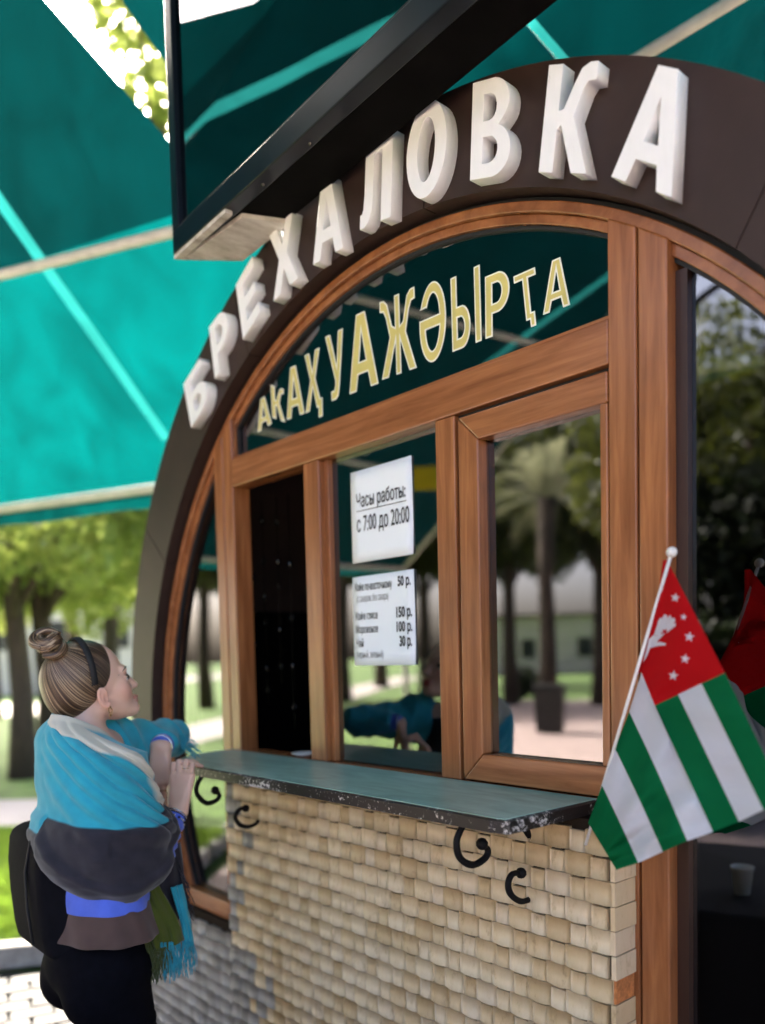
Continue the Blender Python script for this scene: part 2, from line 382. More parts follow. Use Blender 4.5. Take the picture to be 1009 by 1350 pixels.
# grass blades on the lawn near the kerb
def grass_patch(name, n, region, h):
    x0, x1, y0, y1 = region
    x = RNG.uniform(x0, x1, n); y = RNG.uniform(y0, y1, n); a = RNG.uniform(0, 2 * PI, n); hh = RNG.uniform(.5, 1, n) * h; wd = RNG.uniform(.004, .008, n)
    lean = RNG.normal(0, .4, (n, 2)) * hh[:, None]
    V = np.zeros((n, 3, 3)); z0 = 0.10
    V[:, 0] = np.c_[x - np.cos(a) * wd, y - np.sin(a) * wd, np.full(n, z0)]; V[:, 1] = np.c_[x + np.cos(a) * wd, y + np.sin(a) * wd, np.full(n, z0)]
    V[:, 2] = np.c_[x + lean[:, 0], y + lean[:, 1], z0 + hh]
    me = bpy.data.meshes.new(name); me.from_pydata(V.reshape(-1, 3).tolist(), [], np.arange(3 * n).reshape(n, 3).tolist()); me.materials.append(M['grass'])
    o = stuff(link(name, me)); o['label'] = 'short sunlit grass growing on the lawn behind the kerb'; o['category'] = 'grass'; return o
g = grass_patch('grass', 52000, (-4.6, -1.3, 4.56, 7.7), .07)

# ------------------------------------------------------------------ trees and other plants
def leaf_cloud(name, clumps, n, size, m):
    c = np.array([k[:3] for k in clumps]); r = np.array([k[3:6] if len(k) > 4 else (k[3],) * 3 for k in clumps])
    wgt = np.prod(r, 1) ** .67; idx = RNG.choice(len(clumps), n, p=wgt / wgt.sum())
    u = RNG.normal(0, 1, (n, 3)); u /= np.linalg.norm(u, axis=1)[:, None]; rad = RNG.uniform(.45, 1.08, n) ** .6
    P = c[idx] + u * rad[:, None] * r[idx]
    t1 = RNG.normal(0, 1, (n, 3)); t1 /= np.linalg.norm(t1, axis=1)[:, None]; t2 = np.cross(t1, RNG.normal(0, 1, (n, 3))); t2 /= np.linalg.norm(t2, axis=1)[:, None]
    s = RNG.uniform(.6, 1.3, n)[:, None] * size
    V = np.stack([P - t1 * s, P + t2 * s * .5, P + t1 * s, P - t2 * s * .5], 1).reshape(-1, 3)
    me = bpy.data.meshes.new(name); me.from_pydata(V.tolist(), [], np.arange(4 * n).reshape(n, 4).tolist()); me.materials.append(m); return me
def make_tree(name, label, h, tr, clumps, nleaf, lsize, m, group, limbs=5):
    t = thing(name, label, 'tree', (0, 0, 0), 0, group)
    b = MB()
    pts = [(0, 0, -.1), (.05, .02, h * .18), (-.03, .04, h * .4), (.02, 0, h * .62), (0, .03, h * .8)]
    b.tube(pts, [tr * 1.35, tr, tr * .85, tr * .65, tr * .3], M['bark'], 9)
    for k in range(limbs):
        c = clumps[k % len(clumps)]; z0 = h * random.uniform(.3, .6)
        b.tube([(0, 0, z0), (c[0] * .4, c[1] * .4, z0 + (c[2] - z0) * .55), (c[0] * .9, c[1] * .9, c[2])], [tr * .45, tr * .3, tr * .08], M['bark'], 6)
    b.build('trunk', t, smooth=True)
    link('crown', leaf_cloud('crown', clumps, nleaf, lsize, m), t)
    return t
def rc(n, cx, cz, rx, rz, r):
    out = []
    for _ in range(n):
        a = random.uniform(0, 2 * PI); q = math.sqrt(random.random())
        out.append((cx + math.cos(a) * rx * q, math.sin(a) * rx * q, cz + random.uniform(-rz, rz), random.uniform(.6, 1.2) * r))
    return out
# bright trees seen directly at the far left
TB = make_tree('park_tree', 'sunlit bright green tree with dark trunk beyond the lawn, left of the woman', 6.5, .16, rc(20, 0, 3.9, 2.6, 1.35, .8), 11000, .10, M['leaf_bright'], 'bright green park trees')
p = onz(30, 1028, 0); TB.location = (p.x, p.y, 0)
blist = [(66, 1020, 1.0, 40, 'slimmer bright green tree just right of the darker trunk'), (-60, 1010, 1.1, 130, 'bright green tree at the far left edge of the lawn'),
         (150, 960, 1.3, 250, 'bright green tree far behind the womans head'), (-10, 948, 1.5, 300, 'tall bright green tree in the distance at far left'),
         (100, 935, 1.5, 20, 'distant bright green tree above the hair bun'), (215, 945, 1.25, 80, 'distant bright tree beside the kiosk arch'), (-330, 985, 1.3, 200, 'bright green tree far left of the pavement'),
         (-520, 1010, 1.2, 10, 'bright green tree standing beyond the path mirrored in the narrow arched pane')]
for i, (px, py, s_, rz, lb) in enumerate(blist):
    p = onz(px, py, 0); copy_tree(TB, (p.x, p.y, 0), R(rz), s_, lb)
TT = make_tree('tall_tree', 'tall green tree whose crown shows through the gap in the tent', 10.5, .2, [(c_[0], c_[1], c_[2], c_[3]) for c_ in rc(14, 0, 8.6, .95, 1.1, .55)], 6000, .10, M['leaf_bright'], None)
p = at(262, 700, 9.5); TT.location = (p.x, p.y, 0)
# olive trees standing opposite the front: seen mirrored in the panes
TD = make_tree('olive_tree', 'broad dark olive tree mirrored in the right hand pane above the flag', 9.0, .22, rc(28, 0, 6.4, 2.7, 1.9, 1.0), 14000, .11, M['leaf_dark'], 'dark olive trees opposite the kiosk')
q, v = refl(985, 700); TD.location = (q + v * 9.0) * 1.0; TD.location.z = 0; TD.scale = (.65, .65, .65)
dl = [(905, 11.5, .70, 70, 'dark olive tree mirrored beside the right post'), (1100, 13, .72, 150, 'dark olive tree mirrored at the right edge of the photo'),
      (672, 24, 1.0, 30, 'olive tree mirrored in the left half of the opening sash'), (790, 23, 1.05, 200, 'olive tree mirrored at the right side of the opening sash'),
      (560, 27, 1.0, 20, 'olive tree mirrored between the notices and the mullion'), (450, 26, 1.1, 110, 'olive tree mirrored left of the notices'),
      (500, 40, 1.4, 320, 'large olive tree mirrored far behind the notices'), (620, 45, 1.5, 5, 'large far olive tree mirrored behind the mullion'),
      (850, 42, 1.5, 5, 'large far olive tree mirrored behind the wide post'), (268, 24, 1.0, 77, 'olive tree mirrored in the narrow arched pane'), (330, 30, 1.2, 177, 'olive tree opposite the serving hatch')]
for px, t_, s_, rz, lb in dl:
    q, v = refl(px, 865); p = q + v * t_; copy_tree(TD, (p.x, p.y, 0), R(rz), s_, lb)
# pale fan-shaped palm mirrored in the sash
def palm():
    q, v = refl(722, 865); p = q + v * 19.5
    t = thing('palm_tree', 'pale palm with a fan of arching fronds mirrored in the opening sash', 'palm', (p.x, p.y, 0))
    b = MB(); H = 5.6
    b.tube([(0, 0, -.1), (.05, 0, 1.5), (0, .05, 3.5), (.02, 0, H)], [.30, .22, .19, .24], M['bark'], 10); b.build('trunk', t, smooth=True)
    for k in range(34):
        a = random.uniform(0, 2 * PI); el = random.uniform(.05, 1.35); L_ = random.uniform(1.7, 2.4); f = MB()
        pts = []
        for i in range(7):
            u = i / 6; rr = L_ * u * math.cos(el); zz = L_ * u * math.sin(el) - .75 * (L_ * u) ** 2 / L_ * (.35 + .3 * math.cos(el))
            pts.append(Vector((math.cos(a) * rr, math.sin(a) * rr, H + zz)))
        side = Vector((-math.sin(a), math.cos(a), 0))
        f.tube(pts, [.025, .02, .017, .014, .01, .008, .004], M['leaf_pale'], 5)
        for i in range(1, 7):
            for j in (0, .33, .66):
                if i == 6 and j: continue
                c = pts[i].lerp(pts[min(i + 1, 6)], j); dr = (pts[i] - pts[i - 1]).normalized(); ll = .42 * (1 - abs(i / 6 - .45))
                for sg in (-1, 1):
                    tip = c + side * sg * ll + dr * ll * .8 - Vector((0, 0, .1))
                    f.add([c - dr * .02, c + dr * .03, tip], [(0, 1, 2)], M['leaf_pale'])
        f.build('frond', t)
palm()
# hedge mirrored at the lower right, bush near the bin
def hedge(name, label, clumps, n, size, m, loc):
    t = thing(name, label, 'bush', loc)
    b = MB()
    for c in clumps[:6]: b.tube([(c[0] * .5, c[1] * .5, -.05), (c[0], c[1], c[2])], [.03, .015], M['bark'], 5)
    b.build('stem', t); link('foliage', leaf_cloud('foliage', clumps, n, size, m), t); return t
q, v = refl(965, 900); p = q + v * 6.2
hedge('dark_hedge', 'dense dark hedge mirrored behind the flag', [(x * .28, random.uniform(-.3, .3), z, .42) for x in (-1, 0, 1) for z in (.4, 1.0, 1.5)], 6000, .07, M['leaf_black'], (p.x, p.y, 0)).rotation_euler.z = R(75)
q, v = refl(985, 900); p = q + v * 8.2
hedge('tall_hedge', 'tall dark evergreen hedge mirrored in the right pane beneath the tree crowns', [(x * .5, random.uniform(-.3, .3), z, .48) for x in (-1, 0, 1, 2) for z in (.4, 1.0, 1.6, 2.2, 2.8, 3.3)], 12000, .08, M['leaf_black'], (p.x, p.y, 0)).rotation_euler.z = R(105)
q, v = refl(690, 890); p = q + v * 27
hedge('round_bush', 'small round dark bush mirrored beside the tree trunk', [(0, 0, .6, .55), (.3, .1, .45, .4), (-.3, 0, .45, .4)], 2500, .07, M['leaf_black'], (p.x, p.y, 0))

# white wall / building far off, mirrored as the pale strip
def far_wall(name, label, x, y0, y1, h, along='y', ):
    t = thing(name, label, 'building', (0, 0, 0))
    b = MB(); b.box((x - 4, y0, 0), (x, y1, h), M['white_wall']); b.build('wall', t)
    r_ = MB(); r_.box((x - 4.3, y0 - .3, h), (x + .3, y1 + .3, h + .18), M['band']); r_.build('roof', t)
    wm = MB(); wm.box((0, 0, 0), (.05, 1.0, 1.4), M['gasket']); me = wm.mesh('window')
    for k in range(int((y1 - y0) / 4)):
        o = link('window', me, t); o.location = (x + .004, y0 + 1.5 + 4 * k, 1.2)
    return t
far_wall('white_building', 'long low white building mirrored far behind the trees', -58, -34, 6, 4.2)
t = thing('far_building', 'pale building glimpsed far behind the womans head', 'building')
b = MB(); b.box((-26, 44, 0), (-6, 50, 6), M['white_wall']); b.build('wall', t)
b = MB(); b.box((-26.4, 43.6, 6), (-5.6, 50.4, 6.25), M['band']); b.build('roof', t)
wm = MB(); wm.box((0, 0, 0), (1.2, .05, 1.5), M['gasket']); me = wm.mesh('window')
for k in range(6):
    o = link('window', me, t); o.location = (-24.5 + 3.3 * k, 43.948, 2.4)

# ------------------------------------------------------------------ terrace furniture, seen mirrored
q, v = refl(712, 900); pb_ = refz(724, 965, 0)
t = thing('litter_bin', 'square black litter bin mirrored low in the opening sash', 'bin', (pb_.x, pb_.y, 0), R(10))
b = MB(); b.hexa([(-.27, -.27, .05), (.27, -.27, .05), (.27, .27, .05), (-.27, .27, .05), (-.31, -.31, .9), (.31, -.31, .9), (.31, .31, .9), (-.31, .31, .9)], M['bin']); b.build('body', t, bevel=.02)
b = MB(); b.box((-.33, -.33, .905), (.33, .33, .96), M['bin']); b.build('rim', t, bevel=.01)
for sx in (-1, 1):
    b = MB(); b.box((sx * .22 - .03, -.25, 0), (sx * .22 + .03, .25, .048), M['bin']); b.build('foot', t)
def table(p, rz):
    t = thing('cafe_table', 'square terrace table under a dark brown cloth mirrored in the lower right glass', 'table', (p.x, p.y, 0), rz)
    b = MB(); n = 10; top = .76; vs = []; 
    ring = []
    for k in range(40):
        a = k / 40 * 4; sd_ = int(a); u = a - sd_
        c = [(-1, -1), (1, -1), (1, 1), (-1, 1)]; A, B = c[sd_], c[(sd_ + 1) % 4]; ring.append((A[0] + (B[0] - A[0]) * u, A[1] + (B[1] - A[1]) * u))
    lv = [(top, .52), (top - .01, .54), (.5, .57), (.22, .60)]
    vs = [(0, 0, top)]
    for li, (z, r_) in enumerate(lv):
        for k, (x, y) in enumerate(ring):
            f = 1 + (.035 * math.sin(k * 1.9) if li >= 2 else 0) * (li - 1)
            vs.append((x * r_ * f, y * r_ * f, z + (random.uniform(-.02, .02) if li == 3 else 0)))
    fs = [(0, 1 + k, 1 + (k + 1) % 40) for k in range(40)]
    for li in range(3):
        for k in range(40):
            k2 = (k + 1) % 40; fs.append((1 + li * 40 + k, 1 + (li + 1) * 40 + k, 1 + (li + 1) * 40 + k2, 1 + li * 40 + k2))
    b.add(vs, fs, M['cloth_brown']); b.build('tablecloth', t, smooth=True)
    b = MB(); b.box((-.5, -.5, .73), (.5, .5, .752), M['wood_dark']); b.build('tabletop', t)
    for x in (-.44, .44):
        for y in (-.44, .44):
            b = MB(); b.tube([(x, y, 0), (x, y, .73)], .02, M['black_metal'], 8); b.build('leg', t)
    return t
pt = refz(975, 1190, .76)
tb = table(pt + Vector((-.25, -.25, 0)), R(20))
def cup(p, label):
    b = MB(); b.lathe([(.026, 0), (.038, .095), (.041, .095), (.041, .1), (.036, .098), (.024, .006)], (0, 0, 0), M['white_plastic'], 20)
    o = b.build('plastic_cup', smooth=True); o.location = p; return tag(o, label, 'cup')
pc = refz(965, 1186, .76); cup((pc.x, pc.y, .764), 'white plastic cup on the brown tablecloth mirrored in the lower right glass')
def chair(p, rz, label):
    t = thing('garden_chair', label, 'chair', (p.x, p.y, 0), rz, 'white terrace chairs')
    for x in (-.22, .22):
        b = MB(); b.tube([(x, -.24, 0), (x, .02, .44), (x, .2, .88)], .014, M['white_plastic'], 8); b.build('leg', t, smooth=True)
        b = MB(); b.tube([(x * .85, .26, 0), (x * .85, -.2, .44)], .014, M['white_plastic'], 8); b.build('leg', t, smooth=True)
    for k in range(5):
        b = MB(); b.box((-.23, -.21 + k * .085, .437), (.23, -.14 + k * .085, .455), M['white_plastic']); b.build('seat_slat', t)
    for k in range(3):
        b = MB(); b.box((-.22, .12 + k * .035, .62 + k * .085), (.22, .135 + k * .035, .68 + k * .085), M['white_plastic']); b.build('back_slat', t)
    return t
q, v = refl(488, 960); pch = q + v * 3.6
c0 = chair(Vector((pch.x, pch.y, 0)), R(60), 'white folding chair mirrored under the price list')
copy_tree(c0, (pch.x - 1.6, pch.y + .9, 0), R(-130), None, 'white folding chair standing farther from the kiosk')

# ================================================================== THE TENT
HZ = 2.85
A0, A1 = onz(0, 668, HZ), onz(200, 640, HZ); B0, B1 = refz(265, 735, HZ), refz(560, 749, HZ)
def plane(p, q, slope, inw):
    t_ = (q - p).normalized(); h = Vector((-t_.y, t_.x, 0))
    if h.dot(Vector(inw)) < 0: h = -h
    return p, t_, h, math.tan(R(slope))
PA = plane(A0, A1, 38, (-1, -1, 0)); PB = plane(B0, B1, 22, (1, -.5, 0))
def pz(pl, x, y): return pl[0].z + ((x - pl[0].x) * pl[2].x + (y - pl[0].y) * pl[2].y) * pl[3]
CAP = 5.2
def roofz(x, y): return min(pz(PA, x, y), pz(PB, x, y), CAP)
def roof_hit(o, v):
    best = None
    for pl in (PA, PB):
        nrm = Vector((pl[2].x * pl[3], pl[2].y * pl[3], -1))
        den = v.dot(nrm)
        if abs(den) < 1e-6: continue
        t_ = -((o - pl[0]).dot(nrm)) / den
        if t_ > .2 and (best is None or t_ < best): best = t_
    if v.z > 0:
        t_ = (CAP - o.z) / v.z
        if t_ > .2 and (best is None or t_ < best): best = t_
    return o + v * best
def dh(px, py): return roof_hit(CAM, ray(px, py))
def rh(px, py): return roof_hit(*refl(px, py))
# clip lines: both hems and the open side behind the camera
C0 = rh(640, 608); C1 = rh(690, 560)
C1 = rh(850, 348); Ct = Vector((C1.x - C0.x, C1.y - C0.y, 0)).normalized(); Ch = Vector((Ct.y, -Ct.x, 0)); Ch = Ch if Ch.dot(Vector((0, -1, 0))) > 0 else -Ch
hole = [dh(22, -40), dh(215, 178), dh(240, 205), dh(222, 88), dh(163, 4), dh(150, -40)]
hole = [(p.x, p.y) for p in hole]
hole2 = [roof_hit(*rbox(*p)) for p in ((212, -40), (212, 32), (262, 17), (325, 0), (400, -40))]; hole2 = [(p.x, p.y) for p in hole2]; HOLES = (hole, hole2)
def inpoly(x, y, P):
    c = False; j = len(P) - 1
    for i in range(len(P)):
        if (P[i][1] > y) != (P[j][1] > y) and x < (P[j][0] - P[i][0]) * (y - P[i][1]) / (P[j][1] - P[i][1]) + P[i][0]: c = not c
        j = i
    return c
def inside(x, y):
    if (x - A0.x) * PA[2].x + (y - A0.y) * PA[2].y < 0: return False
    if (x - B0.x) * PB[2].x + (y - B0.y) * PB[2].y < 0: return False
    if (x - C0.x) * Ch.x + (y - C0.y) * Ch.y > 0: return False
    if x > 5.0: return False
    return not inpoly(x, y, hole)
def ext(a, b_, u, v_): d_ = b_ - a; return a - d_ * u, b_ + d_ * v_
tent = thing('tent_canopy', 'large teal canvas tent canopy on white tubes stretched over the terrace', 'awning')
# canvas is cut to the outline with bisection planes so that its edges stay straight
import bmesh
SEAMS = [(*ext(dh(0, 265), dh(220, 580), .2, .0), .075), (*ext(dh(700, 30), dh(737, 72), .8, 2.5), .03),
         (*ext(rh(640, 475), rh(805, 355), .35, .15), .06), (*ext(roof_hit(*rbox(228, 185)), roof_hit(*rbox(520, 20)), .25, .4), .07)]
def cz(x, y): return roofz(x, y) + .02 * noise.noise(Vector((x, y, 0)) * .9)
def canvas_mesh():
    bm = bmesh.new(); st = .35; X = np.arange(-12, 5.01, st); Y = np.arange(-8, 12, st); g_ = {}
    for i, x in enumerate(X):
        for j, y in enumerate(Y): g_[i, j] = bm.verts.new((x, y, 0))
    for i in range(len(X) - 1):
        for j in range(len(Y) - 1): bm.faces.new((g_[i, j], g_[i + 1, j], g_[i + 1, j + 1], g_[i, j + 1]))
    def cut(p, nrm, clear=True):
        gm = bm.verts[:] + bm.edges[:] + bm.faces[:]
        bmesh.ops.bisect_plane(bm, geom=gm, dist=1e-5, plane_co=p, plane_no=nrm, clear_outer=clear)
    cut((A0.x, A0.y, 0), (-PA[2].x, -PA[2].y, 0)); cut((B0.x, B0.y, 0), (-PB[2].x, -PB[2].y, 0)); cut((C0.x, C0.y, 0), (Ch.x, Ch.y, 0))
    tb_ = dh(110, 322); cut((tb_.x, tb_.y, 0), (PA[2].x, PA[2].y, 0), False)
    # ridge line between the two slopes
    ga = Vector((PA[2].x * PA[3] - PB[2].x * PB[3], PA[2].y * PA[3] - PB[2].y * PB[3], 0))
    k = pz(PA, 0, 0) - pz(PB, 0, 0); cut(tuple(-ga * (k / ga.length_squared)), tuple(ga), False)
    for hh in HOLES:
        for i in range(len(hh)):
            a, b_ = Vector((*hh[i], 0)), Vector((*hh[(i + 1) % len(hh)], 0)); e = (b_ - a)
            cut(tuple(a), (e.y, -e.x, 0), False)
        for f in [f for f in bm.faces if inpoly(*f.calc_center_median()[:2], hh)]: bm.faces.remove(f)
    for a, b_, wd in SEAMS:
        e = Vector((b_.x - a.x, b_.y - a.y, 0)); ln = e.length; e.normalize(); nn_ = Vector((-e.y, e.x, 0)); a2 = Vector((a.x, a.y, 0))
        for sg in (-1, 1): cut(tuple(a2 + nn_ * sg * wd / 2), tuple(nn_), False)
        cut(tuple(a2), tuple(e), False); cut(tuple(a2 + e * ln), tuple(e), False)
        for f in [f for f in bm.faces if abs((f.calc_center_median() - a2).dot(nn_)) < wd / 2 and 0 < (f.calc_center_median() - a2).dot(e) < ln]: bm.faces.remove(f)
    bmesh.ops.delete(bm, geom=[v_ for v_ in bm.verts if not v_.link_faces], context='VERTS')
    for v_ in bm.verts: v_.co.z = cz(v_.co.x, v_.co.y)
    bmesh.ops.recalc_face_normals(bm, faces=bm.faces)
    me = bpy.data.meshes.new('canvas'); bm.to_mesh(me); bm.free(); me.materials.append(M['canvas']); me.materials.append(M['canvas_dim']); me.materials.append(M['canvas_mid'])
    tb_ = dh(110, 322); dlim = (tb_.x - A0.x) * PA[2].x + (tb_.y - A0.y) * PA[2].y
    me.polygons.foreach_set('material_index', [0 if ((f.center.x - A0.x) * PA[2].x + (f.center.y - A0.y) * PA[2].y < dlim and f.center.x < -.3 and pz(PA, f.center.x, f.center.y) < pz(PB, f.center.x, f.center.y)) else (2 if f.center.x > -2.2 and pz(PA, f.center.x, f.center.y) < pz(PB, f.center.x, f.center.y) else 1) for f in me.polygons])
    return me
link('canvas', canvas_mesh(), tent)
def line3(a, b_, n=10, dz=-.03):
    out = []
    for i in range(n + 1):
        p = a.lerp(b_, i / n); out.append(Vector((p.x, p.y, min(roofz(p.x, p.y), p.z + .6) + dz)))
    return out
def strip(a, b_, wd, m, name, dz=-.02):
    pts = line3(a, b_, 26, dz); d_ = (b_ - a); d_.z = 0; s_ = Vector((-d_.y, d_.x, 0)).normalized() * wd / 2
    b = MB(); vs = []
    for p in pts:
        for sg in (-1, 1):
            q_ = p + s_ * sg; vs.append(Vector((q_.x, q_.y, cz(q_.x, q_.y) + dz)))
    b.add(vs, [(2 * i, 2 * i + 1, 2 * i + 3, 2 * i + 2) for i in range(len(pts) - 1)], m); return b.build(name, tent)
for a_, b_, wd_ in SEAMS: strip(a_, b_, wd_ * 1.03, M['seam_glow'], 'seam_glow', .001)
def pole(a, b_, r_=.028, dz=-.05):
    b = MB(); b.tube(line3(a, b_, 16, dz), r_, M['tube'], 8); b.build('tube', tent, smooth=True)
pole(*ext(dh(0, 350), dh(222, 293), 1.2, 1.0)); pole(*ext(dh(830, 65), dh(935, 0), .6, 1.0), .022)
pole(*ext(rh(315, 555), rh(420, 575), .3, .6)); pole(*ext(rh(495, 390), rh(725, 450), .3, .25)); pole(*ext(rh(440, 597), rh(578, 625), .2, .5))
# hems with hanging valance
KA = None
den = PA[1].x * PB[1].y - PA[1].y * PB[1].x
tt = ((B0.x - A0.x) * PB[1].y - (B0.y - A0.y) * PB[1].x) / den
KC = A0 + PA[1] * tt
b = MB(); b.tube([KC + Vector((0, 0, -.02)), KC + PA[1] * 12 + Vector((0, 0, -.02))], .035, M['tube'], 8); b.build('hem_tube', tent, smooth=True)
EB = KC + (B1 - B0).normalized() * ((C0 - KC).dot(Ch) / (B1 - B0).normalized().dot(Ch))
b = MB(); b.tube([KC + Vector((0, 0, -.02)), EB + Vector((0, 0, -.02))], .035, M['tube'], 8); b.build('hem_tube', tent, smooth=True)
def valance(a, b_, n, h):
    b = MB(); vs = []
    for i in range(n + 1):
        p = a.lerp(b_, i / n); vs += [p + Vector((0, 0, -.02)), p + Vector((0, 0, -h + .008 * math.sin(i * 1.1)))]
    b.add(vs, [(2 * i, 2 * i + 1, 2 * i + 3, 2 * i + 2) for i in range(n)], M['canvas']); b.build('valance', tent)
valance(KC, KC + PA[1] * 12, 60, .15); valance(KC, EB, 40, .13)
for pp in (KC, EB, KC + PA[1] * 12):
    b = MB(); b.tube([(pp.x, pp.y, -.02), (pp.x, pp.y, pp.z - .02)], .04, M['tube'], 10); b.build('post', tent, smooth=True)
# edge tube on the open side
b = MB(); b.tube([Vector((p_.x, p_.y, roofz(p_.x, p_.y) - .02)) for p_ in (EB + Ct * (11.5 * i / 40) for i in range(41))], .03, M['tube'], 8); b.build('edge_tube', tent, smooth=True)
# yellow cloth under the tent, mirrored beside the opening hours
q, v = refl(565, 628); py_ = q + v * 5.6
o = MB(); o.box((-.03, -.30, -.11), (-.018, .30, .11), M['yellow']); o = o.build('yellow_banner'); o.location = py_; o.rotation_euler.z = R(-5)
tag(o, 'small bright yellow banner hung under the tent, mirrored beside the opening hours', 'banner')
# overhead cable mirrored in the top of the right glass
q1, v1 = refl(890, 412); q2, v2 = refl(950, 368)
b = MB(); a_, c_ = q1 + v1 * 7.0, q2 + v2 * 7.0; b.tube([a_ + (a_ - c_) * .5, a_, c_, c_ + (c_ - a_) * 8], .045, M['cable'], 6); tag(b.build('overhead_cable'), 'thick black overhead cable mirrored at the top of the right hand glass', 'cable')
q1, v1 = refl(893, 395); q2, v2 = refl(918, 348); b = MB(); a_, c_ = q1 + v1 * 7.4, q2 + v2 * 7.4
b.tube([a_ + (a_ - c_) * .6, a_, c_, c_ + (c_ - a_) * 8], .022, M['cable'], 6); tag(b.build('overhead_wire'), 'thin black wire above the thick cable mirrored in the right hand glass', 'wire')

# ================================================================== THE KIOSK  (local x = -s, y = -w, z up)
KZ = math.atan2(-DV.y, -DV.x)
kiosk = thing('kiosk', 'arched coffee kiosk with brown arch band, wooden windows, white letters and woven tile wall', 'kiosk', (ORG.x, ORG.y, 0), KZ)
def k(s, w, z): return (-s, -w, z)
OC, OR_ = (1.82, 1.402), 1.693          # outer edge of the brown band (centre s, z)
IC, IR = (1.815, 1.328), 1.507          # inner edge
def arc_pts(c, r, a0, a1, n): return [(c[0] + r * math.cos(a), c[1] + r * math.sin(a)) for a in (a0 + (a1 - a0) * i / n for i in range(n + 1))]
def ring(mb, ci, ri, co, ro, a0, a1, n, w0, w1, m):
    """arch band between two circles, angle 0 = left end (large s), front face at w0, back at w1"""
    vs = []; fs = []
    for i in range(n + 1):
        a = a0 + (a1 - a0) * i / n; ca, sa = math.cos(a), math.sin(a)
        for (c, r) in ((ci, ri), (co, ro)):
            for w in (w0, w1): vs.append(k(c[0] + r * ca, w, c[1] + r * sa))
    for i in range(n):
        a, b = i * 4, i * 4 + 4   # 0 inner front,1 inner back,2 outer front,3 outer back
        fs += [(a, a + 2, b + 2, b), (a + 1, b + 1, b + 3, a + 3), (a, b, b + 1, a + 1), (a + 2, a + 3, b + 3, b + 2)]
    fs += [(0, 1, 3, 2), (n * 4, n * 4 + 2, n * 4 + 3, n * 4 + 1)]
    mb.add(vs, fs, m)
def fbox(mb, s0, s1, w0, w1, z0, z1, m): mb.box(k(s0, w0, z0), k(s1, w1, z1), m)
def part(name, fn, bevel=0.0, parent=kiosk, smooth=False):
    b = MB(); fn(b); return b.build(name, parent, smooth, bevel)
# brown arch band in riveted sheets, butted with thin gaps
segs = [(-.62, .50), (.50, 1.13), (1.13, 1.72), (1.72, 2.35), (2.35, PI + .62)]
for i, (a0, a1) in enumerate(segs):
    part('band_sheet', lambda b: ring(b, IC, IR, OC, OR_, a0 + .0012, a1 - .0012, 26, .05, .0, M['band']))
part('band_backing', lambda b: ring(b, IC, IR + .004, OC, OR_ - .004, -.6, PI + .6, 90, .046, -.12, M['band_edge']))
# wooden arch frame
FR = IR - .012; GR = 1.448
part('arch_gap', lambda b: ring(b, IC, IR - .014, IC, IR - .001, -.56, PI + .56, 90, -.012, -.05, M['gasket']))
def arch_frame(b):
    ring(b, IC, GR + .022, IC, FR, -.50, PI + .50, 96, .004, -.06, M['wood_a'])
part('arch_frame', arch_frame, .003)
part('arch_frame_step', lambda b: ring(b, IC, GR, IC, GR + .0215, -.50, PI + .50, 96, -.010, -.06, M['wood_a']), .002)
part('arch_gasket', lambda b: ring(b, IC, GR - .008, IC, GR - .0005, -.50, PI + .50, 96, -.020, -.05, M['gasket']))
def arch_z(s, r=GR, c=IC): return c[1] + math.sqrt(max(0, r * r - (s - c[0]) ** 2))
Z0 = .15                                                       # everything measured from 1.5 m eyes, raised by 0.15
ZS = 1.308                                                     # counter height
# posts (each profile its own piece)
def post(s0, s1, z0, top, w=.006, bev=.004): 
    def f(b):
        zl, zr = (top(s0), top(s1)) if callable(top) else (top, top)
        a = [k(s0, w, z0), k(s1, w, z0), k(s1, -.07, z0), k(s0, -.07, z0), k(s0, w, zl), k(s1, w, zr), k(s1, -.07, zr), k(s0, -.07, zl)]
        b.hexa(a, M['wood_v'])
    return part('window_post', f, bev)
frz = lambda s: arch_z(s, GR + .024)
post(2.797, 2.7345, .44, frz); post(2.7295, 2.667, .44, frz)
post(1.063, .9935, .12, lambda s: arch_z(s, GR + .024), .010); post(.9885, .920, .02, lambda s: arch_z(s, GR + .024), .010)
part('post_groove', lambda b: (fbox(b, 2.7345, 2.7295, -.008, -.06, .5, 2.5, M['groove']), fbox(b, .9935, .9885, -.006, -.06, .05, 2.55, M['groove'])))
part('post_lining', lambda b: fbox(b, .9195, .893, -.022, -.07, .02, arch_z(.9, GR - .01), M['wood_dark']))
post(2.2255, 2.143, ZS + .001, 2.2815, .004); post(1.612, 1.539, ZS + .001, 2.2815, .004)
part('transom_rail', lambda b: fbox(b, 2.6665, 1.0635, .008, -.07, 2.282, 2.381, M['wood_h']), .004)
part('transom_bead', lambda b: fbox(b, 2.6665, 1.0635, -.006, -.05, 2.3812, 2.393, M['wood_h']), .002)
part('window_sill', lambda b: fbox(b, 2.6665, 1.0635, -.002, -.09, 1.276, 1.3075, M['wood_h']), .002)
# reveal beads beside the fixed pane
for s0, s1 in ((2.1425, 2.121), (1.630, 1.6125)):
    part('glazing_bead', lambda b: fbox(b, s0, s1, -.018, -.06, ZS + .002, 2.281, M['wood_v']), .002)
